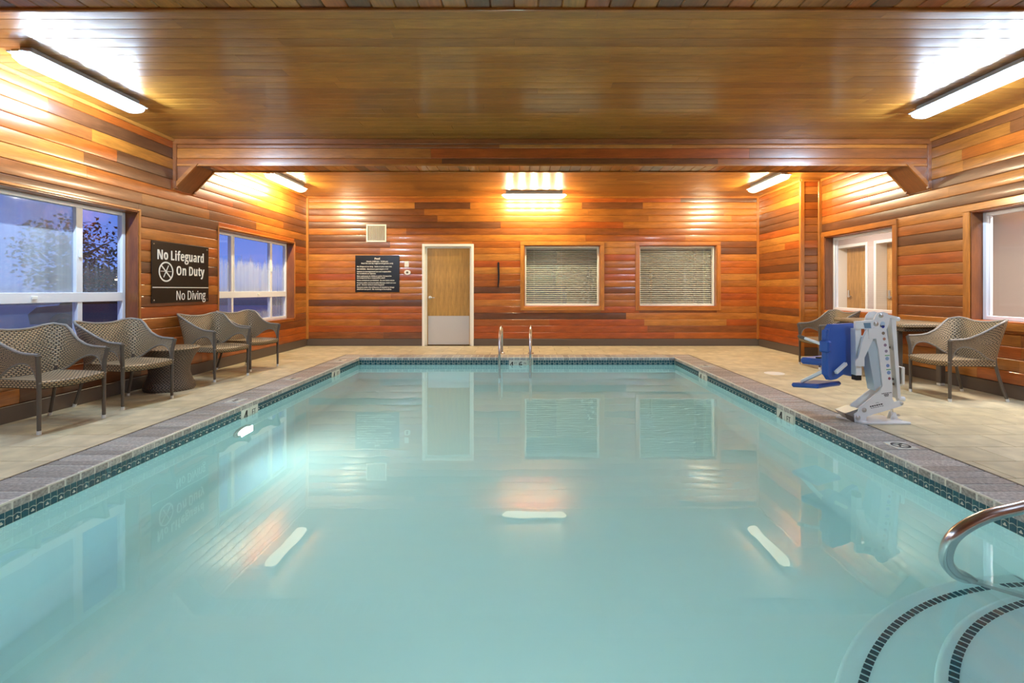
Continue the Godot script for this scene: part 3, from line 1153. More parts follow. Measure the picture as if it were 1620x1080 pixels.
func pane(w: Node3D, x0: float, x1: float, y0: float, y1: float, z: float, fog: Material = null):
	var st := begin()
	cbox(st, Transform3D(Basis(), Vector3((x0 + x1) / 2, (y0 + y1) / 2, z)), Vector3(x1 - x0, y1 - y0, 0.004))
	# a single sheet is enough for a pane
	st = begin()
	quad(st, Vector3(x0, y0, z), Vector3(x1, y0, z), Vector3(x1, y1, z), Vector3(x0, y1, z), Vector3(0, 0, 1))
	var p := obj("pane", st, M.glass, w)
	if fog:
		st = begin()
		quad(st, Vector3(x0, y0, z + 0.003), Vector3(x1, y0, z + 0.003), Vector3(x1, y1, z + 0.003), Vector3(x0, y1, z + 0.003), Vector3(0, 0, 1), Vector2(0, 1), Vector2(1, 1), Vector2(1, 0), Vector2(0, 0))
		var f := obj("condensation", st, fog, p)
		tag(f, "streaky condensation on the glass", "", "", "stuff")

func frame_node(called: String, label: String, at: Vector3, turn: float) -> Node3D:
	var w := struct_node(called, label)
	w.position = at
	w.rotation.y = turn
	return w

func windows_and_doors():
	# left windows: local x runs away from the camera... facing +x: turn so that +z is +x
	var fogs := [[11, 0.62, 1.3], [12, 0.22, 0.35], [13, 0.75, 0.55], [14, 0.55, 0.55], [15, 0.4, 1.3], [16, 0.22, 1.3], [17, 0.5, 0.35]]
	var fm: Array = []
	for f in fogs: fm.append(condensation(f[0], f[1], f[2]))
	var n := 1
	for h in holes_left:
		# local +x = -world z?  rotation.y = PI/2 maps +x to -z and +z to +x
		var w := frame_node("window_%d" % n, "large white vinyl window onto the dusk car park" if n == 1 else "white vinyl window near the far left corner", Vector3(XL, 0, -h.position.x), PI / 2)
		var W: float = h.size.x
		var y0: float = h.position.y
		var y1: float = h.end.y
		lining(w, W, y0, y1, WT, wood[1], wood[3])
		var a := 0.02
		var z0 := -0.195
		var z1 := -0.135
		var fw := 0.045
		bar(w, "frame_bar", Vector3(a, y0 + 0.016, z0), Vector3(a + fw, y1 - 0.014, z1), M.vinyl)
		bar(w, "frame_bar", Vector3(W - a - fw, y0 + 0.016, z0), Vector3(W - a, y1 - 0.014, z1), M.vinyl)
		bar(w, "frame_bar", Vector3(a + fw, y1 - 0.014 - fw, z0), Vector3(W - a - fw, y1 - 0.014, z1), M.vinyl)
		bar(w, "frame_bar", Vector3(a + fw, y0 + 0.016, z0), Vector3(W - a - fw, y0 + 0.016 + fw, z1), M.vinyl)
		var yb := 1.02
		var yt := 1.12
		bar(w, "transom", Vector3(a + fw, yb, z0), Vector3(W - a - fw, yt, z1 + 0.006), M.vinyl)
		var m1 := 0.575
		var m2 := W - 0.60
		for m in [m1, m2]:
			bar(w, "mullion", Vector3(m - 0.032, yt, z0), Vector3(m + 0.032, y1 - 0.014 - fw, z1), M.vinyl)
			bar(w, "mullion", Vector3(m - 0.028, y0 + 0.016 + fw, z0), Vector3(m + 0.028, yb, z1), M.vinyl)
		# sash rims of the sliding centre light
		bar(w, "sash", Vector3(m2 - 0.05, yt, z1 - 0.03), Vector3(m2 - 0.032, y1 - 0.06, z1 + 0.004), M.vinyl, 0.002)
		bar(w, "sash", Vector3(m1 + 0.032, yt, z1 - 0.03), Vector3(m1 + 0.048, y1 - 0.06, z1 + 0.004), M.vinyl, 0.002)
		bar(w, "latch", Vector3(m2 - 0.02, 1.48, z1), Vector3(m2 + 0.005, 1.56, z1 + 0.018), M.white_paint, 0.003)
		bar(w, "latch", Vector3((m1 + m2) / 2 + 0.12, yb + 0.035, z1 + 0.006), Vector3((m1 + m2) / 2 + 0.17, yb + 0.065, z1 + 0.02), M.white_paint, 0.003)
		var xs := [[a + fw, m1 - 0.032], [m1 + 0.032, m2 - 0.032], [m2 + 0.032, W - a - fw]]
		var zg := -0.165
		var pick := [[4, 0, 1], [5, 5, 1]] if n == 1 else [[3, 2, 3], [5, 6, 4]]
		for k in 3:
			pane(w, xs[k][0], xs[k][1], yt, y1 - 0.06, zg, fm[pick[0][k]])
			pane(w, xs[k][0], xs[k][1], y0 + 0.06, yb, zg, fm[pick[1][k]])
		# thin edge trim on the wall face
		bar(w, "edge_trim", Vector3(-0.024, y0 - 0.02, 0.0), Vector3(0.0, y1 + 0.024, 0.014), wood[2])
		bar(w, "edge_trim", Vector3(W, y0 - 0.02, 0.0), Vector3(W + 0.024, y1 + 0.024, 0.014), wood[2])
		bar(w, "edge_trim", Vector3(0, y1, 0.0), Vector3(W, y1 + 0.024, 0.014), wood[0])
		n += 1
	# back windows with blinds
	for k in 2:
		var h: Rect2 = holes_back[k + 1]
		var w := frame_node("window_%d" % n, "window with white blind in the back wall beside the black hanging strap" if k == 0 else "window with white blind in the back wall near the far right corner", Vector3(XL + h.position.x, 0, -DB), 0.0)
		var W: float = h.size.x
		var y0: float = h.position.y
		var y1: float = h.end.y
		lining(w, W, y0, y1, 0.14, wood[4], wood[0])
		casing(w, W, y0, y1, 0.075, wood[[7, 2][k]])
		var fw := 0.03
		for b in [[0.016, 0.016 + fw, y0 + 0.016, y1 - 0.014], [W - 0.016 - fw, W - 0.016, y0 + 0.016, y1 - 0.014], [0.016 + fw, W - 0.016 - fw, y0 + 0.016, y0 + 0.016 + fw], [0.016 + fw, W - 0.016 - fw, y1 - 0.014 - fw * 0.6, y1 - 0.014]]:
			bar(w, "frame_bar", Vector3(b[0], b[2], -0.18), Vector3(b[1], b[3], -0.085), M.white_paint)
		pane(w, 0.045, W - 0.045, y0 + 0.045, y1 - 0.03, -0.125)
		blind(k, Vector3(XL + h.position.x + W / 2, 0, -DB - 0.20), W - 0.06, y0 + 0.05, y1 - 0.02)
		n += 1
	# right windows
	for k in 2:
		var h: Rect2 = holes_right[k]
		var w := frame_node("window_%d" % n, "corridor window beside the wall jog, doors beyond" if k == 0 else "corridor window above the wicker chair by the right wall", Vector3(XR, 0, -(DJ - h.position.x)), -PI / 2)
		var W: float = h.size.x
		var y0: float = h.position.y
		var y1: float = h.end.y
		lining(w, W, y0, y1, WT, wood[4], wood[5])
		casing(w, W, y0, y1, 0.08, wood[[0, 2][k]])
		var fw := 0.045
		for b in [[0.016, 0.016 + fw, y0 + 0.016, y1 - 0.014], [W - 0.016 - fw, W - 0.016, y0 + 0.016, y1 - 0.014], [0.016 + fw, W - 0.016 - fw, y0 + 0.016, y0 + 0.016 + fw], [0.016 + fw, W - 0.016 - fw, y1 - 0.014 - fw, y1 - 0.014]]:
			bar(w, "frame_bar", Vector3(b[0], b[2], -0.185), Vector3(b[1], b[3], -0.125), M.vinyl)
		bar(w, "sash", Vector3(0.016 + fw + 0.012, y0 + 0.06, -0.17), Vector3(0.016 + fw + 0.032, y1 - 0.06, -0.14), M.vinyl, 0.003)
		pane(w, 0.05, W - 0.05, y0 + 0.05, y1 - 0.05, -0.155)
		n += 1
	# door in the back wall
	var d := frame_node("door_1", "golden wood veneer door with steel kick plate and white frame", Vector3(-2.07, 0, -DB), 0.0)
	bar(d, "frame", Vector3(0, 0, -0.16), Vector3(0.05, 2.085, 0.03), M.white_paint, 0.004)
	bar(d, "frame", Vector3(1.003, 0, -0.16), Vector3(1.053, 2.085, 0.03), M.white_paint, 0.004)
	bar(d, "frame", Vector3(0.05, 2.035, -0.16), Vector3(1.003, 2.085, 0.03), M.white_paint, 0.004)
	bar(d, "stop", Vector3(0.05, 0, -0.12), Vector3(0.085, 2.035, -0.05), M.white_paint, 0.004)
	bar(d, "stop", Vector3(0.968, 0, -0.12), Vector3(1.003, 2.035, -0.05), M.white_paint, 0.004)
	bar(d, "stop", Vector3(0.085, 2.005, -0.12), Vector3(0.968, 2.035, -0.05), M.white_paint, 0.004)
	var leaf := bar(d, "leaf", Vector3(0.088, 0.012, -0.11), Vector3(0.965, 2.002, -0.066), M.veneer, 0.002)
	bar(leaf, "kick_plate", Vector3(0.105, 0.02, -0.066), Vector3(0.955, 0.61, -0.0645), mat(Color(0.78, 0.77, 0.76), 0.35, 0.25), 0.0005)
	var st := begin()
	lathe(st, [Vector2(0, 0.018), Vector2(0.025, 0.016), Vector2(0.034, 0.008), Vector2(0.036, 0.0)], 20)
	var rose := obj("rose", st, mat(Color(0.86, 0.86, 0.84), 0.25, 0.5), leaf)
	rose.transform = Transform3D(Basis(Vector3.RIGHT, PI / 2), Vector3(0.145, 0.99, -0.066))
	st = begin()
	tube(st, smooth_path([Vector3(0.145, 0.99, -0.05), Vector3(0.145, 0.99, -0.018), Vector3(0.165, 0.99, -0.008), Vector3(0.25, 0.985, -0.008)]), 0.009)
	obj("lever", st, mat(Color(0.86, 0.86, 0.84), 0.25, 0.5), leaf)

func blind(k: int, at: Vector3, W: float, y0: float, y1: float):
	var t := thing("window_blind", "white slatted blind in the window beside the black hanging strap" if k == 0 else "white slatted blind in the window near the far right corner", "blind", at)
	var m := mat(Color(0.95, 0.94, 0.88), 0.4)
	bar(t, "headrail", Vector3(-W / 2, y1 - 0.035, -0.03), Vector3(W / 2, y1, 0.02), M.white_paint, 0.003)
	var n := 27
	var st := begin()
	var rows: Array = []
	for z in 5:
		var q := z / 4.0 - 0.5
		rows.append(PackedVector3Array([Vector3(-W / 2 + 0.005, 0.004 * (1.0 - 4.0 * q * q), q * 0.045), Vector3(W / 2 - 0.005, 0.004 * (1.0 - 4.0 * q * q), q * 0.045)]))
	grid(st, rows)
	var mesh := st.commit()
	var p := (y1 - 0.05 - y0 - 0.02) / n
	for i in n:
		var o := inst("slat", mesh, m, t)
		o.position = Vector3(0, y0 + 0.03 + (i + 0.5) * p, 0)
		o.rotation.x = 0.36
	bar(t, "bottom_rail", Vector3(-W / 2, y0, -0.022), Vector3(W / 2, y0 + 0.02, 0.022), M.white_paint, 0.003)
	for x in [-W * 0.38, 0.0, W * 0.38]:
		st = begin()
		tube(st, [Vector3(x, y0 + 0.01, 0.024), Vector3(x, y1 - 0.03, 0.024)], 0.0012, 5)
		obj("cord", st, M.white_paint, t)

# ------------------------------------------------------------------ outdoors
func outdoors():
	var st := begin()
	dbox(st, -60, XL - WT - 0.02, -0.35, -0.25, -25, 45)
	tag(obj("ground", st, M.asphalt), "dark asphalt car park outside the windows", "", "", "structure")
	var kinds := [[Vector3(-11.1, -0.25, -12.2), 3.3, 1.25, Color(0.36, 0.17, 0.13), "small tree with dark red leaves outside the large left window"],
		[Vector3(-26.0, -0.25, -31.0), 2.9, 2.3, Color(0.07, 0.10, 0.08), "dark rounded tree at the far edge of the car park"],
		[Vector3(-37.5, -0.25, -42.0), 3.4, 3.2, Color(0.06, 0.09, 0.08), "dark broad tree beyond the street lamp"],
		[Vector3(-34.0, -0.25, -26.0), 3.4, 3.0, Color(0.06, 0.09, 0.08), "low dark tree behind the parked car"]]
	for k in kinds:
		var t := thing("tree", k[4], "tree", k[0], 0.0, "trees in the car park")
		st = begin()
		tube(st, [Vector3(0, 0, 0), Vector3(0.03, k[1] * 0.3, 0.02), Vector3(-0.02, k[1] * 0.6, 0), Vector3(0.0, k[1] * 0.9, 0.02)], [0.10, 0.07, 0.05, 0.02], 8)
		for b in 7:
			var a := b * 2.4
			var y: float = k[1] * (0.35 + 0.06 * b)
			tube(st, [Vector3(0, y, 0), Vector3(cos(a) * k[2] * 0.6, y + k[1] * 0.16, sin(a) * k[2] * 0.6)], [0.035, 0.01], 6)
		obj("trunk", st, mat(Color(0.16, 0.11, 0.08), 0.8), t)
		st = begin()
		for i in (2600 if k[2] < 2.0 else 900):
			var dir := Vector3(rng.randfn(), rng.randfn(), rng.randfn()).normalized()
			var rr: float = pow(rng.randf(), 0.5)
			var c := Vector3(dir.x * k[2] * rr, k[1] * 0.66 + dir.y * k[1] * 0.33 * rr, dir.z * k[2] * rr)
			c += Vector3(sin(c.y * 4.0) * 0.12, 0, cos(c.x * 5.0) * 0.12) * k[2]
			var s: float = 0.055 * (0.55 if k[2] < 2.0 else k[2] / 1.5) * rng.randf_range(0.7, 1.5)
			var ax := Vector3(rng.randfn(), rng.randfn() * 0.5, rng.randfn()).normalized()
			var bx := ax.cross(Vector3(rng.randfn(), rng.randfn(), rng.randfn())).normalized()
			var nn := ax.cross(bx)
			quad(st, c - ax * s * 1.6, c + bx * s * 0.8, c + ax * s * 1.6, c - bx * s * 0.8, nn)
		tag(obj("leaves", st, mat(k[3], 0.7), t), "", "", "", "stuff")
	for k in [[Vector3(-20.4, -0.25, -24.8), 1.9, "street lamp glowing among the dark trees outside"], [Vector3(-30.0, -0.25, -22.0), 2.2, "low lamp post glowing far across the car park"]]:
		var t := thing("street_lamp", k[2], "street lamp", k[0], 0.0)
		st = begin()
		tube(st, [Vector3.ZERO, Vector3(0, k[1], 0)], [0.07, 0.05], 8)
		obj("post", st, M.black, t)
		st = begin()
		lathe(st, [Vector2(0, k[1] + 0.2), Vector2(0.14, k[1] + 0.12), Vector2(0.16, k[1] + 0.02), Vector2(0.1, k[1] - 0.02), Vector2(0, k[1] - 0.02)], 14)
		var m := mat(Color(1, 1, 1), 0.4)
		m.emission_enabled = true
		m.emission = Color(1.0, 0.85, 0.6)
		m.emission_energy_multiplier = 5.0
		obj("globe_light", st, m, t)
		var ol := OmniLight3D.new()
		ol.name = "glow"
		ol.light_color = Color(1.0, 0.85, 0.6)
		ol.light_energy = 2.0
		ol.light_size = 0.12
		ol.omni_range = 40.0
		ol.shadow_enabled = true
		t.add_child(ol)
		ol.position = Vector3(0, k[1] - 0.2, 0)
	car(Vector3(-14.6, -0.25, -17.6), 0.75)

func car(at: Vector3, turn: float):
	var t := thing("parked_car", "dark blue parked car out in the dusk car park", "car", at, turn)
	var body := PackedVector2Array([Vector2(-2.1, 0.3), Vector2(-2.15, 0.62), Vector2(-1.95, 0.85), Vector2(-1.2, 0.92), Vector2(1.05, 0.92), Vector2(1.95, 0.80), Vector2(2.15, 0.58), Vector2(2.1, 0.3)])
	var cab := PackedVector2Array([Vector2(-1.45, 0.92), Vector2(-0.95, 1.38), Vector2(0.35, 1.42), Vector2(1.05, 0.92)])
	var st := begin()
	prism(st, body, -0.85, 0.85)
	var paint := mat(Color(0.22, 0.27, 0.40), 0.2, 0.3)
	obj("body", st, paint, t)
	st = begin()
	prism(st, cab, -0.72, 0.72)
	obj("cabin", st, mat(Color(0.06, 0.07, 0.10), 0.1), t)
	st = begin()
	box_at(st, Vector3(-0.98, 1.36, -0.72), Vector3(0.38, 1.44, 0.72), 0.03)
	obj("roof", st, paint, t)
	for x in [-1.35, 1.35]:
		for z in [-0.8, 0.8]:
			st = begin()
			lathe(st, [Vector2(0, -0.1), Vector2(0.30, -0.1), Vector2(0.32, -0.06), Vector2(0.32, 0.06), Vector2(0.30, 0.1), Vector2(0, 0.1)], 18)
			obj("wheel", st, M.black, t).transform = Transform3D(Basis(Vector3.RIGHT, PI / 2), Vector3(x, 0.32, z))

# ------------------------------------------------------------------ rooms seen through the inner windows
func rooms_behind():
	# corridor along the right wall
	var x0 := XR + WT
	var x1 := 6.92
	var d0 := 2.5
	var d1 := 12.4
	var w := struct_node("wall_corridor", "taupe corridor wall behind the right windows")
	var st := begin()
	var holes := [Rect2(d1 - 10.86, 0.0, 0.91, 2.06), Rect2(d1 - 9.67, 0.0, 0.97, 2.06)]
	wall_solid(st, Vector3(x1, 0, -d1), Vector3(0, 0, 1), Vector3(-1, 0, 0), d1 - d0, 2.6, 0.3, holes)
	obj("panel", st, M.corridor, w)
	st = begin()
	dbox(st, x0, x1 + 0.3, -0.1, 2.6, d1, d1 + 0.1)
	dbox(st, x0, x1 + 0.3, -0.1, 2.6, d0 - 0.1, d0)
	dbox(st, XR, x0, -0.1, 2.6, DB, d1 + 0.1)
	obj("end_panel", st, M.corridor, w)
	st = begin()
	dbox(st, x0, x1 + 0.3, -0.1, 0.0, d0, d1)
	tag(obj("floor_corridor", st, mat(Color(0.40, 0.34, 0.30), 0.8)), "corridor carpet", "", "", "structure")
	st = begin()
	dbox(st, x0, x1 + 0.3, 2.6, 2.7, d0, d1)
	tag(obj("ceiling_corridor", st, M.plaster), "white corridor ceiling", "", "", "structure")
	var n := 2
	for h in holes:
		var d := frame_node("door_%d" % n, "tan corridor door with a keycard lock, seen through the far corridor window" if n == 2 else "tan corridor door, the nearer one through the far corridor window", Vector3(x1, 0, -(d1 - h.position.x)), -PI / 2)
		var W: float = h.size.x
		bar(d, "frame", Vector3(-0.05, 0, -0.24), Vector3(0.012, 2.11, 0.016), M.white_paint)
		bar(d, "frame", Vector3(W - 0.012, 0, -0.24), Vector3(W + 0.05, 2.11, 0.016), M.white_paint)
		bar(d, "frame", Vector3(0.012, 2.05, -0.24), Vector3(W - 0.012, 2.11, 0.016), M.white_paint)
		var leaf := bar(d, "leaf", Vector3(0.014, 0.01, -0.24), Vector3(W - 0.014, 2.045, -0.20), M.veneer2, 0.002)
		bar(leaf, "card_lock", Vector3(0.06, 0.98, -0.20), Vector3(0.12, 1.14, -0.18), M.steel, 0.004)
		bar(leaf, "lever", Vector3(0.07, 1.0, -0.18), Vector3(0.20, 1.02, -0.15), M.steel, 0.004)
		n += 1
	for q in [[5.74, 5.0, "flush ceiling panel light in the corridor near the camera end", 7.5], [5.74, 9.6, "flush ceiling panel light in the corridor opposite the doors", 4.0]]:
		panel_light(Vector3(q[0], 2.6, -q[1]), Color(1.0, 0.95, 0.90), q[3], q[2])
	# lounge behind the back wall
	st = begin()
	var lb := DB + WT + 3.4
	var lw := struct_node("wall_lounge", "cream walls of the lounge behind the back windows")
	dbox(st, XL, XR + 0.0, -0.1, 2.7, lb, lb + 0.1)
	dbox(st, XL - 0.1, XL, -0.1, 2.7, DB + WT, lb)
	dbox(st, XR - 0.1, XR, -0.1, 2.7, DB + WT, lb)
	obj("panel", st, M.cream, lw)
	st = begin()
	dbox(st, XL, XR, -0.1, 0.0, DB + WT, lb)
	tag(obj("floor_lounge", st, mat(Color(0.45, 0.38, 0.30), 0.7)), "lounge floor", "", "", "structure")
	st = begin()
	dbox(st, XL, XR, 2.7, 2.8, DB + WT, lb)
	tag(obj("ceiling_lounge", st, M.plaster), "lounge ceiling", "", "", "structure")
	panel_light(Vector3(0.6, 2.7, -(DB + WT + 0.75)), Color(1.0, 0.93, 0.78), 0.04, "flush ceiling panel light in the lounge behind the strap-side window")
	panel_light(Vector3(3.4, 2.7, -(DB + WT + 0.75)), Color(1.0, 0.93, 0.78), 0.06, "flush ceiling panel light in the lounge behind the corner window")
	# things in the lounge, seen between the slats
	var cab := thing("tall_cabinet", "tall dark cabinet in the lounge behind the blind", "cabinet", Vector3(0.35, 0, -(lb - 0.3)))
	bar(cab, "body", Vector3(-0.55, 1.62, -0.25), Vector3(0.55, 2.5, 0.25), mat(Color(0.10, 0.10, 0.09), 0.5), 0.01)
	bar(cab, "door", Vector3(-0.54, 1.64, 0.25), Vector3(-0.01, 2.48, 0.27), mat(Color(0.11, 0.11, 0.10), 0.5), 0.006)
	bar(cab, "door", Vector3(0.01, 1.64, 0.25), Vector3(0.54, 2.48, 0.27), mat(Color(0.11, 0.11, 0.10), 0.5), 0.006)
	bar(cab, "back_panel", Vector3(-0.55, 0.0, -0.25), Vector3(0.55, 1.62, -0.22), mat(Color(0.10, 0.10, 0.09), 0.5), 0.004)
	var sofa := thing("lounge_sofa", "blue sofa in the lounge behind the blind", "sofa", Vector3(0.4, 0, -(lb - 1.3)))
	var blue := mat(Color(0.16, 0.22, 0.42), 0.8)
	bar(sofa, "seat", Vector3(-0.7, 0.12, -0.1), Vector3(0.7, 0.45, 0.6), blue, 0.03)
	bar(sofa, "backrest", Vector3(-0.7, 0.45, -0.3), Vector3(0.7, 1.25, -0.05), blue, 0.04)
	for s in [-0.8, 0.7]:
		bar(sofa, "arm", Vector3(s, 0.12, -0.3), Vector3(s + 0.1, 0.65, 0.6), blue, 0.02)
	for s in [-0.65, 0.6]:
		bar(sofa, "leg", Vector3(s, 0, 0.4), Vector3(s + 0.05, 0.12, 0.45), M.black, 0.004)
		bar(sofa, "leg", Vector3(s, 0, -0.25), Vector3(s + 0.05, 0.12, -0.2), M.black, 0.004)
	var tree := thing("decorated_tree", "small dark green tree with white ornaments behind the blind", "tree", Vector3(1.5, 0, -(DB + WT + 0.9)))
	st = begin()
	lathe(st, [Vector2(0, 0), Vector2(0.16, 0.0), Vector2(0.2, 0.32), Vector2(0, 0.32)], 16)
	obj("pot", st, mat(Color(0.30, 0.22, 0.15), 0.7), tree)
	st = begin()
	for i in 700:
		var h := rng.randf()
		var rr: float = 0.42 * (1.0 - h) * sqrt(rng.randf())
		var a := rng.randf() * TAU
		var c := Vector3(cos(a) * rr, 0.4 + h * 1.25, sin(a) * rr)
		var ax := Vector3(cos(a), rng.randf_range(-0.5, 0.3), sin(a)).normalized() * 0.07
		var bx := Vector3(-sin(a), 0, cos(a)) * 0.012
		quad(st, c - bx, c + ax - bx, c + ax + bx, c + bx, ax.cross(bx).normalized())
	tag(obj("needles", st, mat(Color(0.07, 0.16, 0.10), 0.8), tree), "", "", "", "stuff")
	for i in 16:
		var h := (i + 0.5) / 17.0
		st = begin()
		lathe(st, [Vector2(0, 0.03), Vector2(0.025, 0.015), Vector2(0.03, 0), Vector2(0.025, -0.015), Vector2(0, -0.03)], 10)
		var o := obj("ornament", st, M.white_paint, tree)
		o.position = Vector3(cos(i * 2.4) * 0.44 * (1.0 - h), 0.42 + h * 1.2, sin(i * 2.4) * 0.44 * (1.0 - h))
	var post := thing("wooden_post", "brown square post in the lounge behind the corner window blind", "post", Vector3(3.98, 0, -(DB + WT + 0.9)))
	bar(post, "shaft", Vector3(-0.085, 0.1, -0.085), Vector3(0.085, 2.68, 0.085), mat(Color(0.34, 0.24, 0.17), 0.6), 0.006)
	bar(post, "plinth", Vector3(-0.11, 0.0, -0.11), Vector3(0.11, 0.1, 0.11), mat(Color(0.34, 0.24, 0.17), 0.6), 0.006)
	bar(post, "capital", Vector3(-0.11, 2.6, -0.11), Vector3(0.11, 2.7, 0.11), mat(Color(0.34, 0.24, 0.17), 0.6), 0.006)
	var sh := thing("wall_shelf", "dark shelf on the lounge wall behind the corner window blind", "shelf", Vector3(3.25, 1.55, -lb))
	bar(sh, "board", Vector3(-0.6, 0, 0), Vector3(0.35, 0.05, 0.22), M.black, 0.004)
	bar(sh, "bracket", Vector3(-0.5, -0.15, 0), Vector3(-0.47, 0, 0.18), M.black, 0.003)
	bar(sh, "bracket", Vector3(0.25, -0.15, 0), Vector3(0.28, 0, 0.18), M.black, 0.003)
	var lampn := thing("coat_stand", "slim tan coat stand in the lounge behind the corner window blind", "coat stand", Vector3(3.05, 0, -(DB + WT + 1.5)))
	st = begin()
	tube(st, [Vector3(0, 0.03, 0), Vector3(0, 1.65, 0)], 0.03, 10)
	obj("pole", st, M.veneer, lampn)
	st = begin()
	lathe(st, [Vector2(0, 0.04), Vector2(0.18, 0.03), Vector2(0.2, 0.0)], 20)
	obj("base", st, M.veneer, lampn)
	for i in 4:
		st = begin()
		tube(st, [Vector3(0, 1.5, 0), Vector3(cos(i * PI / 2) * 0.12, 1.58, sin(i * PI / 2) * 0.12)], 0.01, 6)
		obj("hook", st, M.veneer, lampn)

func panel_light(at: Vector3, tint: Color, e: float, label: String):
	var t := thing("panel_light", label, "ceiling light", at - Vector3(0, 0.022, 0))
	bar(t, "rim", Vector3(-0.31, -0.03, -0.61), Vector3(0.31, 0.0, 0.61), M.white_paint, 0.004)
	var st := begin()
	box_at(st, Vector3(-0.29, -0.034, -0.59), Vector3(0.29, -0.03, 0.59))
	var m := mat(Color(1, 1, 1), 0.5)
	m.emission_enabled = true
	m.emission = tint
	m.emission_energy_multiplier = 2.0
	obj("diffuser_light", st, m, t)
	var al := AreaLight3D.new()
	al.name = "glow"
	al.area_size = Vector2(0.58, 1.18)
	al.area_normalize_energy = true
	al.light_color = tint
	al.light_energy = e
	al.area_range = 15.0
	al.shadow_enabled = true
	t.add_child(al)
	al.position = Vector3(0, -0.04, 0)
	al.rotation.x = -PI / 2

# ------------------------------------------------------------------ furniture
func chair_parts(t: Node3D):
	# half profile from the middle of the back round to the front of the arm: x, z, top, bottom
	var half := [
		[0.0, -0.195, 0.800, 0.40], [0.09, -0.198, 0.804, 0.40], [0.165, -0.205, 0.815, 0.40], [0.205, -0.21, 0.825, 0.405], [0.232, -0.208, 0.836, 0.41], [0.243, -0.185, 0.818, 0.415], [0.249, -0.14, 0.780, 0.43], [0.253, -0.09, 0.738, 0.455],
		[0.256, -0.02, 0.690, 0.510], [0.258, 0.06, 0.653, 0.550], [0.259, 0.12, 0.638, 0.562], [0.260, 0.17, 0.634, 0.552], [0.260, 0.205, 0.632, 0.525], [0.260, 0.23, 0.631, 0.475], [0.260, 0.245, 0.631, 0.43], [0.260, 0.265, 0.630, 0.40]]
	var full: Array = []
	for k in range(half.size() - 1, 0, -1):
		full.append([-half[k][0], half[k][1], half[k][2], half[k][3]])
	for h in half: full.append(h)
	# shell as two skins
	var st := begin()
	var top: Array = []
	var bot: Array = []
	for skin in [0.008, -0.008]:
		var rows: Array = []
		for r in 7:
			var q := r / 6.0
			var row := PackedVector3Array()
			for i in full.size():
				var h: Array = full[i]
				var prev: Array = full[max(i - 1, 0)]
				var next: Array = full[min(i + 1, full.size() - 1)]
				var tx := Vector2(next[0] - prev[0], next[1] - prev[1]).normalized()
				var out := Vector2(tx.y, -tx.x)
				var y: float = lerp(h[3], h[2], q)
				var lean: float = pow(clampf((y - 0.40) / 0.42, 0, 1), 1.3) * lerpf(0.085, 0.022, smoothstep(-0.21, 0.05, h[1]))
				var p := Vector3(h[0] + out.x * (lean + skin), y, h[1] + out.y * (lean + skin))
				row.append(p)
				if skin > 0 and r == 6: top.append(p - Vector3(out.x, 0, out.y) * 0.008)
				if skin > 0 and r == 0: bot.append(p - Vector3(out.x, 0, out.y) * 0.008)
			rows.append(row)
		grid(st, rows)
	obj("woven_shell", st, M.wicker, t)
	st = begin()
	tube(st, top, 0.0125, 8)
	obj("top_rim", st, M.wicker_rim, t)
	st = begin()
	tube(st, smooth_path(bot, 2), 0.010, 8)
	obj("lower_rim", st, M.wicker_rim, t)
	# seat with a gently bowed front apron
	st = begin()
	var rows2: Array = []
	for i in 11:
		var q := i / 10.0
		var z: float = lerp(-0.20, 0.262, q)
		var row := PackedVector3Array()
		for j in 9:
			var u := j / 4.0 - 1.0
			row.append(Vector3(u * 0.248, 0.425 - 0.012 * (1.0 - u * u) - (0.006 * pow(q, 6)), z + 0.012 * (1.0 - u * u) * q))
		rows2.append(row)
	var apron := PackedVector3Array()
	for j in 9:
		var u := j / 4.0 - 1.0
		apron.append(Vector3(u * 0.248, 0.36 - 0.012 * (1.0 - u * u), 0.266 + 0.012 * (1.0 - u * u)))
	var lip := PackedVector3Array()
	for j in 9:
		var p: Vector3 = rows2[10][j]
		lip.append(p + Vector3(0, -0.012, 0.006))
	rows2.append(lip)
	rows2.append(apron)
	var under := PackedVector3Array()
	for j in 9:
		var u := j / 4.0 - 1.0
		under.append(Vector3(u * 0.248, 0.355, -0.20))
	rows2.append(under)
	grid(st, rows2)
	for s in [-1.0, 1.0]:
		quad(st, Vector3(s * 0.249, 0.36, -0.2), Vector3(s * 0.249, 0.36, 0.264), Vector3(s * 0.249, 0.425, 0.262), Vector3(s * 0.249, 0.425, -0.2), Vector3(s, 0, 0), Vector2(0, 0), Vector2(0.46, 0), Vector2(0.46, 0.065), Vector2(0, 0.065))
	obj("seat", st, M.wicker, t)
	for s in [-1.0, 1.0]:
		st = begin()
		tube(st, [Vector3(s * 0.257, 0.012, 0.252), Vector3(s * 0.257, 0.40, 0.252), Vector3(s * 0.262, 0.52, 0.254), Vector3(s * 0.278, 0.628, 0.268)], [0.0135, 0.0165, 0.017, 0.018], 10)
		var leg := obj("leg", st, M.leg_brown, t)
		st = begin()
		tube(st, [Vector3(s * 0.257, 0.0, 0.252), Vector3(s * 0.257, 0.03, 0.252)], 0.0155, 12)
		obj("foot_cap", st, M.foot, leg)
		st = begin()
		tube(st, smooth_path([Vector3(s * 0.236, 0.46, -0.20), Vector3(s * 0.238, 0.36, -0.205), Vector3(s * 0.250, 0.18, -0.245), Vector3(s * 0.262, 0.012, -0.295)], 3), 0.014, 10)
		leg = obj("leg", st, M.leg_brown, t)
		st = begin()
		tube(st, [Vector3(s * 0.263, 0.0, -0.298), Vector3(s * 0.261, 0.03, -0.290)], 0.0155, 12)
		obj("foot_cap", st, M.foot, leg)

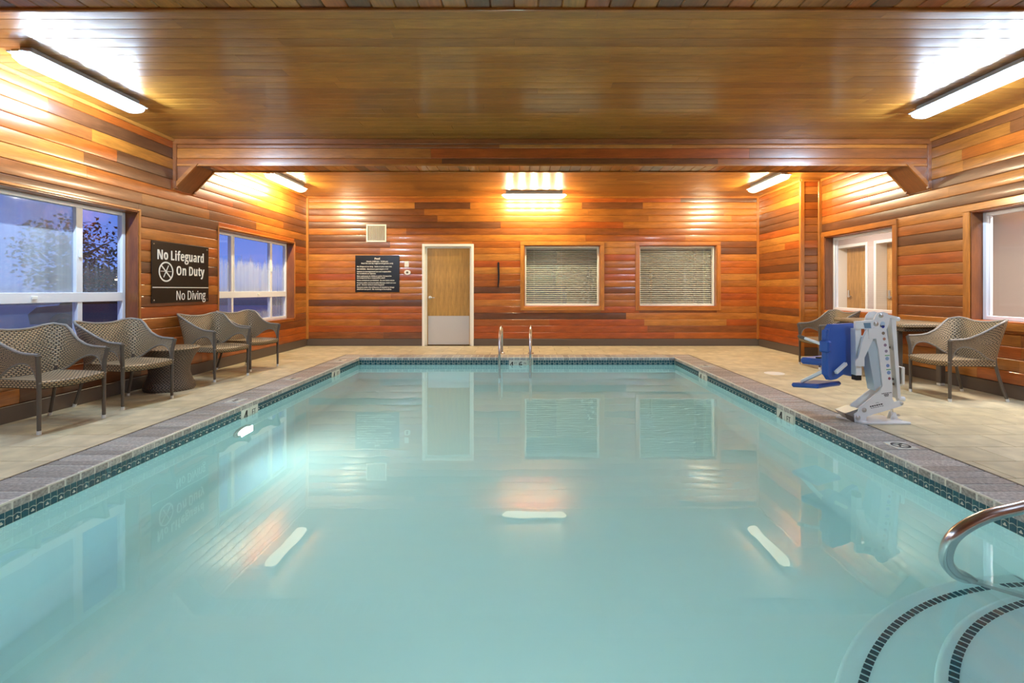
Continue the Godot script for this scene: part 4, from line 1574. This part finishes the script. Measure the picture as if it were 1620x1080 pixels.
func furniture():
	# x, distance, direction it faces (angle about y: 0 = towards the camera), label
	var spots := [
		[-4.06, 4.20, PI / 2 - 0.16, "woven wicker armchair below the large window, farther from the side table"],
		[-4.035, 5.02, PI / 2 - 0.22, "woven wicker armchair below the large window, next to the side table"],
		[-4.03, 6.45, PI / 2 - 0.27, "woven wicker armchair below the black lifeguard sign"],
		[-4.03, 7.25, PI / 2 - 0.27, "woven wicker armchair below the far left window"],
		[4.64, 5.31, -PI / 2, "woven wicker armchair with its back to the right wall, beside the table"],
		[4.55, 7.38, -PI / 2, "woven wicker armchair at the far end of the table, mostly behind the pool lift"]]
	var first: Node3D = null
	for s in spots:
		var t: Node3D
		if first == null:
			t = thing("wicker_armchair", s[3], "chair", Vector3.ZERO, 0.0, "woven wicker armchairs round the pool")
			chair_parts(t)
			first = t
		else:
			t = first.duplicate()
			t.name = numbered("wicker_armchair")
			add_child(t)
			t.set_meta("label", s[3])
		t.position = Vector3(s[0], 0, -s[1])
		t.rotation.y = s[2]
		t.scale = Vector3(1, 1, 1.07)
	# hourglass side table
	var h := thing("side_table", "hourglass-shaped woven wicker side table between two armchairs", "table", Vector3(-4.09, 0, -5.70))
	var st := begin()
	var prof: Array = []
	var keys := [[0.0, 0.245], [0.02, 0.255], [0.06, 0.248], [0.12, 0.222], [0.20, 0.200], [0.28, 0.205], [0.36, 0.236], [0.42, 0.270], [0.455, 0.292], [0.468, 0.298]]
	for k in keys: prof.append(Vector2(k[1], k[0]))
	lathe(st, prof, 40)
	obj("woven_body", st, M.wicker_dark, h)
	st = begin()
	lathe(st, [Vector2(0.0, 0.486), Vector2(0.28, 0.486), Vector2(0.297, 0.483), Vector2(0.303, 0.475), Vector2(0.297, 0.466)], 40)
	obj("top", st, M.wicker, h)
	# table by the right wall
	var tb := thing("wicker_table", "rectangular woven wicker table standing against the right wall", "table", Vector3(4.77, 0, -6.38))
	st = begin()
	cbox(st, Transform3D(Basis(), Vector3(0, 0.728, 0)), Vector3(0.70, 0.045, 1.30), 0.012)
	obj("top", st, M.wicker, tb)
	st = begin()
	cbox(st, Transform3D(Basis(), Vector3(0, 0.68, 0)), Vector3(0.60, 0.05, 1.18), 0.008)
	obj("apron", st, M.wicker_dark, tb)
	for x in [-0.27, 0.24]:
		for z in [-0.52, 0.46]:
			st = begin()
			cbox(st, Transform3D(Basis(), Vector3(x, 0.345, z)), Vector3(0.07, 0.63, 0.07), 0.01)
			var leg := obj("leg", st, M.leg_brown, tb)
			st = begin()
			cbox(st, Transform3D(Basis(), Vector3(x, 0.015, z)), Vector3(0.06, 0.03, 0.06), 0.006)
			obj("foot_cap", st, M.foot, leg)

# ------------------------------------------------------------------ pool lift
func lp(px: float, py: float) -> Vector2:
	# outline points read off the photograph, in metres in the lift's own upright plane
	return Vector2((px - 1385.0) / 180.0, EYE - (py - 458.5) / 180.0)

func outline(pts: Array) -> PackedVector2Array:
	var o := PackedVector2Array()
	for p in pts: o.append(lp(p[0], p[1]))
	return o

func pool_lift():
	var t := thing("pool_lift", "white pool lift with a blue seat standing on the right coping", "pool lift", Vector3(3.094, 0, -4.33))
	var st := begin()
	# base plate on the floor
	prism(st, PackedVector2Array([Vector2(-0.285, -0.10), Vector2(-0.245, -0.02), Vector2(-0.19, 0.14), Vector2(0.20, 0.14), Vector2(0.23, 0.10), Vector2(0.15, 0.02), Vector2(0.15, -0.12), Vector2(-0.22, -0.17)]), 0.0, 0.012, Transform3D(Basis(Vector3.RIGHT, PI / 2), Vector3(0, 0.014, 0)))
	obj("base_plate", st, M.lift_white, t)
	# two side plates: foot, elbow and sloping mast in one piece
	var plate := outline([[1345, 667], [1344, 652], [1350, 648], [1352, 641], [1384, 616], [1388, 608], [1382, 552], [1377, 532], [1374, 520], [1374, 508], [1376, 500], [1381, 494], [1389, 492.5], [1396, 495], [1399.5, 502], [1398, 511], [1394, 520], [1399, 556], [1403.5, 610], [1403, 627], [1406, 633], [1415, 631.5], [1419.5, 634], [1418.5, 639], [1399, 645], [1375, 652], [1363, 656], [1362, 667]])
	for z in [0.055, -0.055]:
		st = begin()
		prism(st, plate, z - 0.006, z + 0.006)
		obj("side_plate", st, M.lift_white, t)
	# mast column between the plates
	st = begin()
	prism(st, outline([[1363, 532], [1379, 530], [1388, 606], [1378, 616]]), -0.048, 0.048)
	obj("mast", st, mat(Color(0.74, 0.80, 0.84), 0.3), t)
	# foot block with dark rubber face
	st = begin()
	prism(st, outline([[1331, 651], [1352, 644], [1356, 664], [1345, 665]]), -0.10, 0.05)
	var foot := obj("foot_block", st, mat(Color(0.55, 0.54, 0.52), 0.4), t)
	st = begin()
	prism(st, outline([[1330, 651], [1342, 656], [1345, 665], [1334, 660]]), 0.045, 0.056)
	obj("rubber_pad", st, M.leg_brown, foot)
	# bolts
	for b in [[1385.3, 498.5, 0.018], [1377, 511.5, 0.021], [1359, 645.5, 0.02], [1349.3, 657.5, 0.021], [1417.5, 635.2, 0.014], [1412, 653.5, 0.011]]:
		var c := lp(b[0], b[1])
		st = begin()
		lathe(st, [Vector2(0, 0.010), Vector2(b[2] * 0.55, 0.010), Vector2(b[2] * 0.6, 0.004), Vector2(b[2], 0.003), Vector2(b[2], -0.004)], 16)
		obj("bolt", st, M.brushed, t).transform = Transform3D(Basis(Vector3.RIGHT, PI / 2), Vector3(c.x, c.y, 0.063))
	# sticker strip on the near plate
	var pics := [[1388, 511, 4, 5, Color(0.70, 0.82, 0.90)], [1388.5, 515.5, 3.6, 3.2, Color(0.16, 0.20, 0.55)], [1389, 525.5, 3.4, 3.4, Color(0.55, 0.48, 0.40)], [1390.5, 534.5, 3.3, 3.2, Color(0.72, 0.52, 0.42)], [1392, 544, 3.3, 3.2, Color(0.60, 0.50, 0.58)], [1393.5, 553.5, 3.3, 3.2, Color(0.58, 0.54, 0.62)],
		[1395, 565, 3.6, 4.0, Color(0.55, 0.68, 0.80)], [1396, 576, 3.6, 3.6, Color(0.45, 0.55, 0.75)], [1397.5, 587, 3.6, 4.0, Color(0.50, 0.62, 0.80)], [1398.5, 596, 3.4, 3.0, Color(0.62, 0.36, 0.40)]]
	for p in pics:
		st = begin()
		var c := lp(p[0] - 0.6, p[1])
		cbox(st, Transform3D(Basis(Vector3(0, 0, 1), 0.10), Vector3(c.x, c.y, 0.0614)), Vector3(p[2] / 90.0, p[3] / 90.0, 0.0008))
		var s1 := obj("sticker", st, mat(Color(0.90, 0.91, 0.92), 0.4), t)
		st = begin()
		prism(st, disc_poly(Vector2(c.x + 0.003, c.y - 0.002), p[3] / 240.0, 10), 0.0617, 0.0622)
		obj("pictogram", st, mat(p[4], 0.5), s1)
	for p in [[1385, 541], [1389, 562], [1395, 583]]:
		pass
	for g in [[1395, 560.5], [1397, 582.5]]:
		st = begin()
		var c := lp(g[0], g[1])
		cbox(st, Transform3D(Basis(Vector3(0, 0, 1), 0.06), Vector3(c.x, c.y, 0.0622)), Vector3(0.04, 0.008, 0.0006))
		obj("sticker", st, mat(Color(0.42, 0.68, 0.45), 0.5), t)
	# two blocks of small dark print on the elbow, too small to read
	st = begin()
	for l in [[1386, 620.3, 1402, 618.2, 0.006], [1390, 622.2, 1397.5, 621.3, 0.010], [1391, 624.4, 1397, 623.4, 0.006], [1367.5, 640.5, 1388, 636.0, 0.010], [1369, 643.0, 1389.5, 638.8, 0.004], [1377, 634.5, 1382, 633.8, 0.003]]:
		var a := lp(l[0], l[1])
		var b := lp(l[2], l[3])
		var v := b - a
		var n := 6
		for k in n:
			var m := a + v * ((k + 0.5) / n)
			cbox(st, Transform3D(Basis(Vector3(0, 0, 1), v.angle()), Vector3(m.x, m.y, 0.0614)), Vector3(v.length() / n * (0.62 + 0.2 * (k % 2)), l[4], 0.0006))
	obj("print", st, M.black, t)
	# actuator and its rods
	var a0 := lp(1400, 515); var a1 := lp(1408, 625)
	st = begin()
	tube(st, [Vector3(a0.x, a0.y, 0), Vector3(a1.x, a1.y, 0)], 0.017, 14)
	obj("actuator_tube", st, M.lift_grey, t)
	var a2 := lp(1411, 655)
	st = begin()
	tube(st, [Vector3(a1.x - 0.004, a1.y + 0.05, 0), Vector3(a2.x, a2.y, 0)], 0.011, 12)
	obj("actuator_rod", st, M.steel, t)
	for b in [[1404, 549], [1409, 599], [1410, 607]]:
		var c := lp(b[0], b[1])
		st = begin()
		lathe(st, [Vector2(0.0, 0.008), Vector2(0.021, 0.008), Vector2(0.021, -0.008), Vector2(0, -0.008)], 14)
		obj("clamp_ring", st, M.leg_brown, t).position = Vector3(c.x, c.y, 0)
	st = begin()
	prism(st, outline([[1405, 501], [1412, 500], [1420, 628], [1415.5, 629]]), -0.035, 0.035)
	obj("rear_arm", st, M.lift_white, t)
	for b in [[1415, 504, 0.020], [1423, 630, 0.022]]:
		var c := lp(b[0], b[1])
		st = begin()
		tube(st, [Vector3(c.x - 0.02, c.y, -0.0), Vector3(c.x + 0.035, c.y - 0.004, 0.0)], b[2], 14)
		obj("arm_end", st, M.lift_white, t)
	st = begin()
	prism(st, outline([[1399, 497], [1412, 500], [1412, 503], [1399, 502]]), -0.05, 0.05)
	obj("top_link", st, M.lift_white, t)
	# control box behind
	var cb := lp(1424, 594)
	st = begin()
	cbox(st, Transform3D(Basis(), Vector3(cb.x - 0.012, cb.y, -0.06)), Vector3(0.045, 0.15, 0.12), 0.006)
	obj("control_box", st, M.leg_brown, t)
	st = begin()
	cbox(st, Transform3D(Basis(), Vector3(cb.x + 0.02, cb.y, -0.05)), Vector3(0.025, 0.155, 0.13), 0.006)
	obj("box_cover", st, M.white_paint, t)
	# rear foot bracket
	for z in [-0.02, 0.02]:
		st = begin()
		prism(st, outline([[1404, 666], [1409, 651], [1413.5, 651], [1417, 660], [1426, 664], [1427, 667]]), z - 0.004, z + 0.004)
		obj("foot_bracket", st, M.lift_white, t)
	# seat arm: bracket, diagonal arm, upright post
	st = begin()
	prism(st, outline([[1364, 518.5], [1379, 517], [1379, 534], [1364, 534]]), 0.062, 0.082)
	obj("bracket", st, M.lift_white, t)
	st = begin()
	prism(st, outline([[1346.5, 507.5], [1379, 505], [1379, 518], [1357, 519], [1346.5, 519]]), 0.03, 0.062)
	var up := obj("upper_arm", st, M.lift_white, t)
	st = begin()
	prism(st, outline([[1358, 510], [1369, 509.5], [1370, 518], [1360, 518]]), 0.0622, 0.0630)
	obj("decal", st, mat(Color(0.45, 0.58, 0.66), 0.4), up)
	st = begin()
	prism(st, outline([[1362, 519], [1367, 534], [1372, 534], [1358, 564], [1358, 577], [1344, 577], [1344, 568], [1348, 564], [1356, 534]]), 0.055, 0.075)
	obj("diagonal_arm", st, M.lift_white, t)
	st = begin()
	prism(st, outline([[1347.5, 519], [1356.5, 519], [1357.5, 592], [1348.5, 592]]), -0.02, 0.045)
	var post := obj("seat_post", st, M.lift_white, t)
	st = begin()
	prism(st, outline([[1348.8, 592], [1357.2, 592], [1357.2, 600], [1348.8, 600]]), -0.018, 0.043)
	obj("end_plug", st, M.black, post)
	# seat group, facing the water and away from the camera
	var sx := lp(1338, 560)
	var seat := Transform3D(Basis(Vector3.UP, PI + 0.45), Vector3(sx.x, 0.0, -0.03))
	# local: +z forward, x sideways, y up
	var back := PackedVector2Array()
	for p in [[-0.20, 0.36], [-0.12, 0.37], [0.0, 0.40], [0.10, 0.365], [0.18, 0.36], [0.215, 0.40], [0.215, 0.76], [0.20, 0.81], [0.16, 0.845], [-0.16, 0.845], [-0.20, 0.81], [-0.215, 0.76], [-0.215, 0.40]]:
		back.append(Vector2(p[0], p[1]))
	st = begin()
	prism(st, back, 0.0, 0.045, seat)
	obj("backrest", st, M.lift_blue, t)
	for s in [-1.0, 1.0]:
		st = begin()
		cbox(st, seat * Transform3D(Basis(), Vector3(s * 0.205, 0.60, 0.035)), Vector3(0.03, 0.40, 0.06), 0.012)
		obj("side_bolster", st, M.lift_blue, t)
	st = begin()
	cbox(st, seat * Transform3D(Basis(Vector3.RIGHT, 0.04), Vector3(0, 0.505, 0.145)), Vector3(0.42, 0.06, 0.25), 0.018)
	obj("seat", st, M.lift_blue, t)
	st = begin()
	cbox(st, seat * Transform3D(Basis(), Vector3(0.0, 0.541, 0.12)), Vector3(0.36, 0.012, 0.04), 0.003)
	obj("lap_belt", st, M.black, t)
	st = begin()
	tube(st, [seat * Vector3(0.235, 0.665, 0.02), seat * Vector3(0.235, 0.71, 0.20)], 0.013, 10)
	var arm := obj("armrest", st, M.lift_white, t)
	st = begin()
	tube(st, [seat * Vector3(0.235, 0.71, 0.20), seat * Vector3(0.235, 0.725, 0.26)], 0.016, 10)
	obj("grip", st, M.leg_brown, arm)
	st = begin()
	cbox(st, seat * Transform3D(Basis(), Vector3(0.225, 0.655, 0.02)), Vector3(0.05, 0.10, 0.09), 0.012)
	obj("arm_socket", st, M.lift_blue, arm)
	# leg rest: strut and tilted foot plate
	st = begin()
	cbox(st, seat * Transform3D(Basis(Vector3.RIGHT, 0.55), Vector3(0.19, 0.37, 0.16)), Vector3(0.03, 0.03, 0.24), 0.005)
	obj("leg_strut", st, M.lift_white, t)
	st = begin()
	cbox(st, seat * Transform3D(Basis(Vector3(0, 0, 1), -0.45) * Basis(Vector3.UP, PI / 2), Vector3(0.09, 0.465, -0.03)), Vector3(0.03, 0.03, 0.16), 0.005)
	obj("leg_strut", st, M.lift_white, t)
	st = begin()
	cbox(st, seat * Transform3D(Basis(Vector3.RIGHT, 0.12), Vector3(0.08, 0.285, 0.20)), Vector3(0.34, 0.04, 0.26), 0.014)
	obj("footrest", st, M.lift_blue, t)

# ------------------------------------------------------------------ rails
func rails():
	for s in [[-0.385, "chrome grab rail at the far pool edge, on the door side"], [0.135, "chrome grab rail at the far pool edge, below the blind"]]:
		var t := thing("grab_rail", s[1], "handrail", Vector3(s[0], 0, -8.88), 0.0, "pair of chrome grab rails at the far pool edge")
		var pts := [Vector3(0, 0, 0), Vector3(0, 0.22, -0.01), Vector3(0, 0.40, 0.02), Vector3(-0.005, 0.495, 0.15), Vector3(-0.012, 0.49, 0.32), Vector3(-0.018, 0.36, 0.47), Vector3(-0.02, 0.12, 0.55), Vector3(-0.02, -0.13, 0.56), Vector3(-0.02, -0.60, 0.56), Vector3(-0.02, -1.2, 0.56)]
		var st := begin()
		tube(st, smooth_path(pts, 5), 0.021, 12)
		obj("rail", st, M.steel, t)
		st = begin()
		lathe(st, [Vector2(0.022, 0.028), Vector2(0.034, 0.022), Vector2(0.052, 0.008), Vector2(0.055, 0.0)], 20)
		obj("escutcheon", st, M.steel, t)
	var t2 := thing("stair_handrail", "thick polished steel handrail curving into the water by the corner steps", "handrail", Vector3(3.02, 0, -2.02))
	var p2 := [Vector3(0, 0, 0), Vector3(0, 0.30, 0), Vector3(-0.04, 0.46, 0), Vector3(-0.20, 0.49, 0), Vector3(-0.55, 0.385, 0), Vector3(-0.94, 0.265, 0), Vector3(-1.13, 0.215, 0.0), Vector3(-1.245, 0.135, -0.01), Vector3(-1.255, 0.03, -0.04), Vector3(-1.18, -0.06, -0.09), Vector3(-1.06, -0.13, -0.15), Vector3(-0.93, -0.23, -0.17), Vector3(-0.80, -0.33, -0.18), Vector3(-0.66, -0.42, -0.19), Vector3(-0.55, -0.52, -0.20), Vector3(-0.52, -0.71, -0.20)]
	var st2 := begin()
	tube(st2, smooth_path(p2, 6), 0.0245, 16)
	obj("rail", st2, M.steel, t2)
	st2 = begin()
	lathe(st2, [Vector2(0.026, 0.03), Vector2(0.04, 0.024), Vector2(0.06, 0.008), Vector2(0.064, 0.0)], 24)
	obj("escutcheon", st2, M.steel, t2)

# ------------------------------------------------------------------ things on the walls
func wall_things():
	# large sign on the left wall
	var s := thing("lifeguard_sign", "large dark sign reading No Lifeguard On Duty, No Diving", "sign", Vector3(XL + 0.006, 0.985, -5.87), PI / 2)
	bar(s, "panel", Vector3(0, 0, 0), Vector3(1.06, 0.755, 0.010), M.sign_black, 0.002)
	var z := 0.0105
	text("No Lifeguard", 0.118, M.sign_white, s, Transform3D(Basis(), Vector3(0.965, 0.590, z)), bold, HORIZONTAL_ALIGNMENT_RIGHT, 0.86)
	text("On Duty", 0.118, M.sign_white, s, Transform3D(Basis(), Vector3(0.965, 0.405, z)), bold, HORIZONTAL_ALIGNMENT_RIGHT, 0.86)
	text("No Diving", 0.112, M.sign_white, s, Transform3D(Basis(), Vector3(0.995, 0.085, z)), plain, HORIZONTAL_ALIGNMENT_RIGHT, 0.86)
	bar(s, "rule_line", Vector3(0.01, 0.186, 0.010), Vector3(1.05, 0.196, 0.0125), M.sign_white, 0.0)
	var st := begin()
	ring_flat(st, 0.125, 0.107, 0.0, 0.0025, 40)
	obj("ring", st, M.sign_white, s).transform = Transform3D(Basis(Vector3.RIGHT, PI / 2), Vector3(0.235, 0.385, 0.010))
	st = begin()
	cbox(st, Transform3D(Basis(Vector3(0, 0, 1), -0.75), Vector3(0.235, 0.385, 0.0112)), Vector3(0.225, 0.017, 0.0024))
	obj("slash", st, M.sign_white, s)
	st = begin()
	cbox(st, Transform3D(Basis(Vector3(0, 0, 1), 1.05), Vector3(0.235, 0.39, 0.0108)), Vector3(0.17, 0.012, 0.0018))
	cbox(st, Transform3D(Basis(), Vector3(0.235, 0.39, 0.0106)), Vector3(0.19, 0.006, 0.0016))
	obj("diver_figure", st, M.sign_white, s)
	for p in [[0.035, 0.715], [1.025, 0.715], [0.035, 0.035], [1.025, 0.035]]:
		st = begin()
		lathe(st, [Vector2(0, 0.003), Vector2(0.006, 0.002), Vector2(0.008, 0)], 10)
		obj("screw", st, M.steel, s).transform = Transform3D(Basis(Vector3.RIGHT, PI / 2), Vector3(p[0], p[1], 0.010))
	# rules sign on the back wall
	var k := 1.0 / 77.2
	var bx := func(px: float): return (px - 828.0) * k
	var by := func(py: float): return EYE - (py - 458.5) * k
	var x0: float = bx.call(562.5)
	var x1: float = bx.call(632.0)
	var y0: float = by.call(462.0)
	var y1: float = by.call(404.0)
	var r := thing("pool_rules_sign", "dark sign with white pool rules on the back wall", "sign", Vector3(x0, y0, -DB + 0.006))
	var W := x1 - x0
	var H := y1 - y0
	bar(r, "panel", Vector3(0, 0, 0), Vector3(W, H, 0.010), M.sign_black, 0.002)
	var lines := [["Pool", 409.2, 2.9, true, 1.0], ["Hours: 6:00 am - 10:00 pm", 413.5, 1.9, true, 1.0], ["Pool for use by registered guests only", 416.6, 1.9, true, 1.0], ["No lifeguard on duty.  Swim at your own risk", 421.7, 1.75, false, 1.0], ["NO DIVING.  Maximum pool depth 4 1/2'", 425.6, 1.75, false, 1.0], ["Owners & management are not responsible", 429.6, 1.75, false, 1.0], ["for accidents or injuries.", 432.7, 1.75, false, 1.0],
		["Non-swimmers & children under 14 must be", 436.6, 1.75, false, 1.0], ["accompanied by a responsible adult", 439.5, 1.75, false, 1.0], ["Glass containers prohibited.  Do not swim alone", 443.4, 1.75, false, 1.0], ["Persons with communicable disease shall not use", 447.3, 1.75, false, 1.0], ["pool.  Shower before entering pool", 450.4, 1.75, false, 1.0], ["Persons under the influence of alcohol or drugs", 454.3, 1.75, false, 1.0], ["shall not use pool.  No running or horseplay.", 457.4, 1.75, false, 1.0]]
	for l in lines:
		var yy: float = by.call(l[1]) - y0
		var xx: float = W / 2 if l[3] else 0.035
		text(l[0], l[2] * k, M.sign_white, r, Transform3D(Basis(), Vector3(xx, yy, z)), bold, HORIZONTAL_ALIGNMENT_CENTER if l[3] else HORIZONTAL_ALIGNMENT_LEFT, 1.05)
	# vent
	x0 = bx.call(580.0); x1 = bx.call(611.5); y0 = by.call(383.0); y1 = by.call(355.0)
	var v := thing("wall_vent", "white louvred air vent on the back wall above the rules sign", "vent", Vector3(x0, y0, -DB + 0.004))
	W = x1 - x0; H = y1 - y0
	bar(v, "backing", Vector3(0.02, 0.02, 0), Vector3(W - 0.02, H - 0.02, 0.004), mat(Color(0.35, 0.34, 0.31), 0.8), 0.0)
	for b in [[0.0, W, 0.0, 0.03], [0.0, W, H - 0.03, H], [0.0, 0.03, 0.03, H - 0.03], [W - 0.03, W, 0.03, H - 0.03]]:
		bar(v, "frame", Vector3(b[0], b[2], 0), Vector3(b[1], b[3], 0.018), M.white_paint, 0.004)
	for i in 14:
		var x := 0.04 + (W - 0.08) * (i + 0.5) / 14.0
		st = begin()
		cbox(st, Transform3D(Basis(Vector3.UP, 0.6), Vector3(x, H / 2, 0.010)), Vector3(0.013, H - 0.06, 0.002))
		obj("louvre", st, M.white_paint, v)
	# switch and thermostat
	var sw := thing("light_switch", "small white switch plate between the rules sign and the door", "switch", Vector3(bx.call(643.5), by.call(417.6), -DB + 0.004))
	bar(sw, "plate", Vector3(-0.044, -0.060, 0), Vector3(0.044, 0.060, 0.008), M.white_paint, 0.003)
	bar(sw, "toggle", Vector3(-0.013, -0.028, 0.008), Vector3(0.013, 0.028, 0.014), M.sign_white, 0.003)
	var th := thing("alarm_button", "oval white alarm button below the switch plate", "button", Vector3(bx.call(644.8), by.call(430.8), -DB + 0.004))
	st = begin()
	var oval := PackedVector2Array()
	for i in 24:
		oval.append(Vector2(cos(TAU * i / 24.0) * 0.064, sin(TAU * i / 24.0) * 0.050))
	prism(st, oval, 0.0, 0.022)
	obj("housing", st, M.white_paint, th)
	st = begin()
	lathe(st, [Vector2(0, 0.012), Vector2(0.018, 0.010), Vector2(0.023, 0.0)], 16)
	obj("button", st, M.leg_brown, th).transform = Transform3D(Basis(Vector3.RIGHT, PI / 2), Vector3(0, 0, 0.022))
	# hanging strap
	var hs := thing("hanging_strap", "black strap hanging from a hook between door and window", "strap", Vector3(bx.call(788.5), by.call(415.5), -DB + 0.004))
	st = begin()
	lathe(st, [Vector2(0, 0.03), Vector2(0.012, 0.028), Vector2(0.016, 0.0)], 12)
	obj("hook", st, M.black, hs).transform = Transform3D(Basis(Vector3.RIGHT, PI / 2), Vector3.ZERO)
	st = begin()
	var rows: Array = []
	for sp in [[0.0, -0.017, 0.017, 0.02], [-0.12, -0.014, 0.022, 0.026], [-0.26, -0.012, 0.026, 0.03], [-0.38, -0.010, 0.024, 0.028], [-0.46, -0.016, 0.010, 0.024], [-0.51, -0.014, 0.006, 0.02]]:
		rows.append(PackedVector3Array([Vector3(sp[1], sp[0], sp[3] - 0.006), Vector3(sp[1], sp[0], sp[3]), Vector3(sp[2], sp[0], sp[3]), Vector3(sp[2], sp[0], sp[3] - 0.006), Vector3(sp[1], sp[0], sp[3] - 0.006)]))
	grid(st, rows, true)
	obj("webbing", st, M.black, hs)
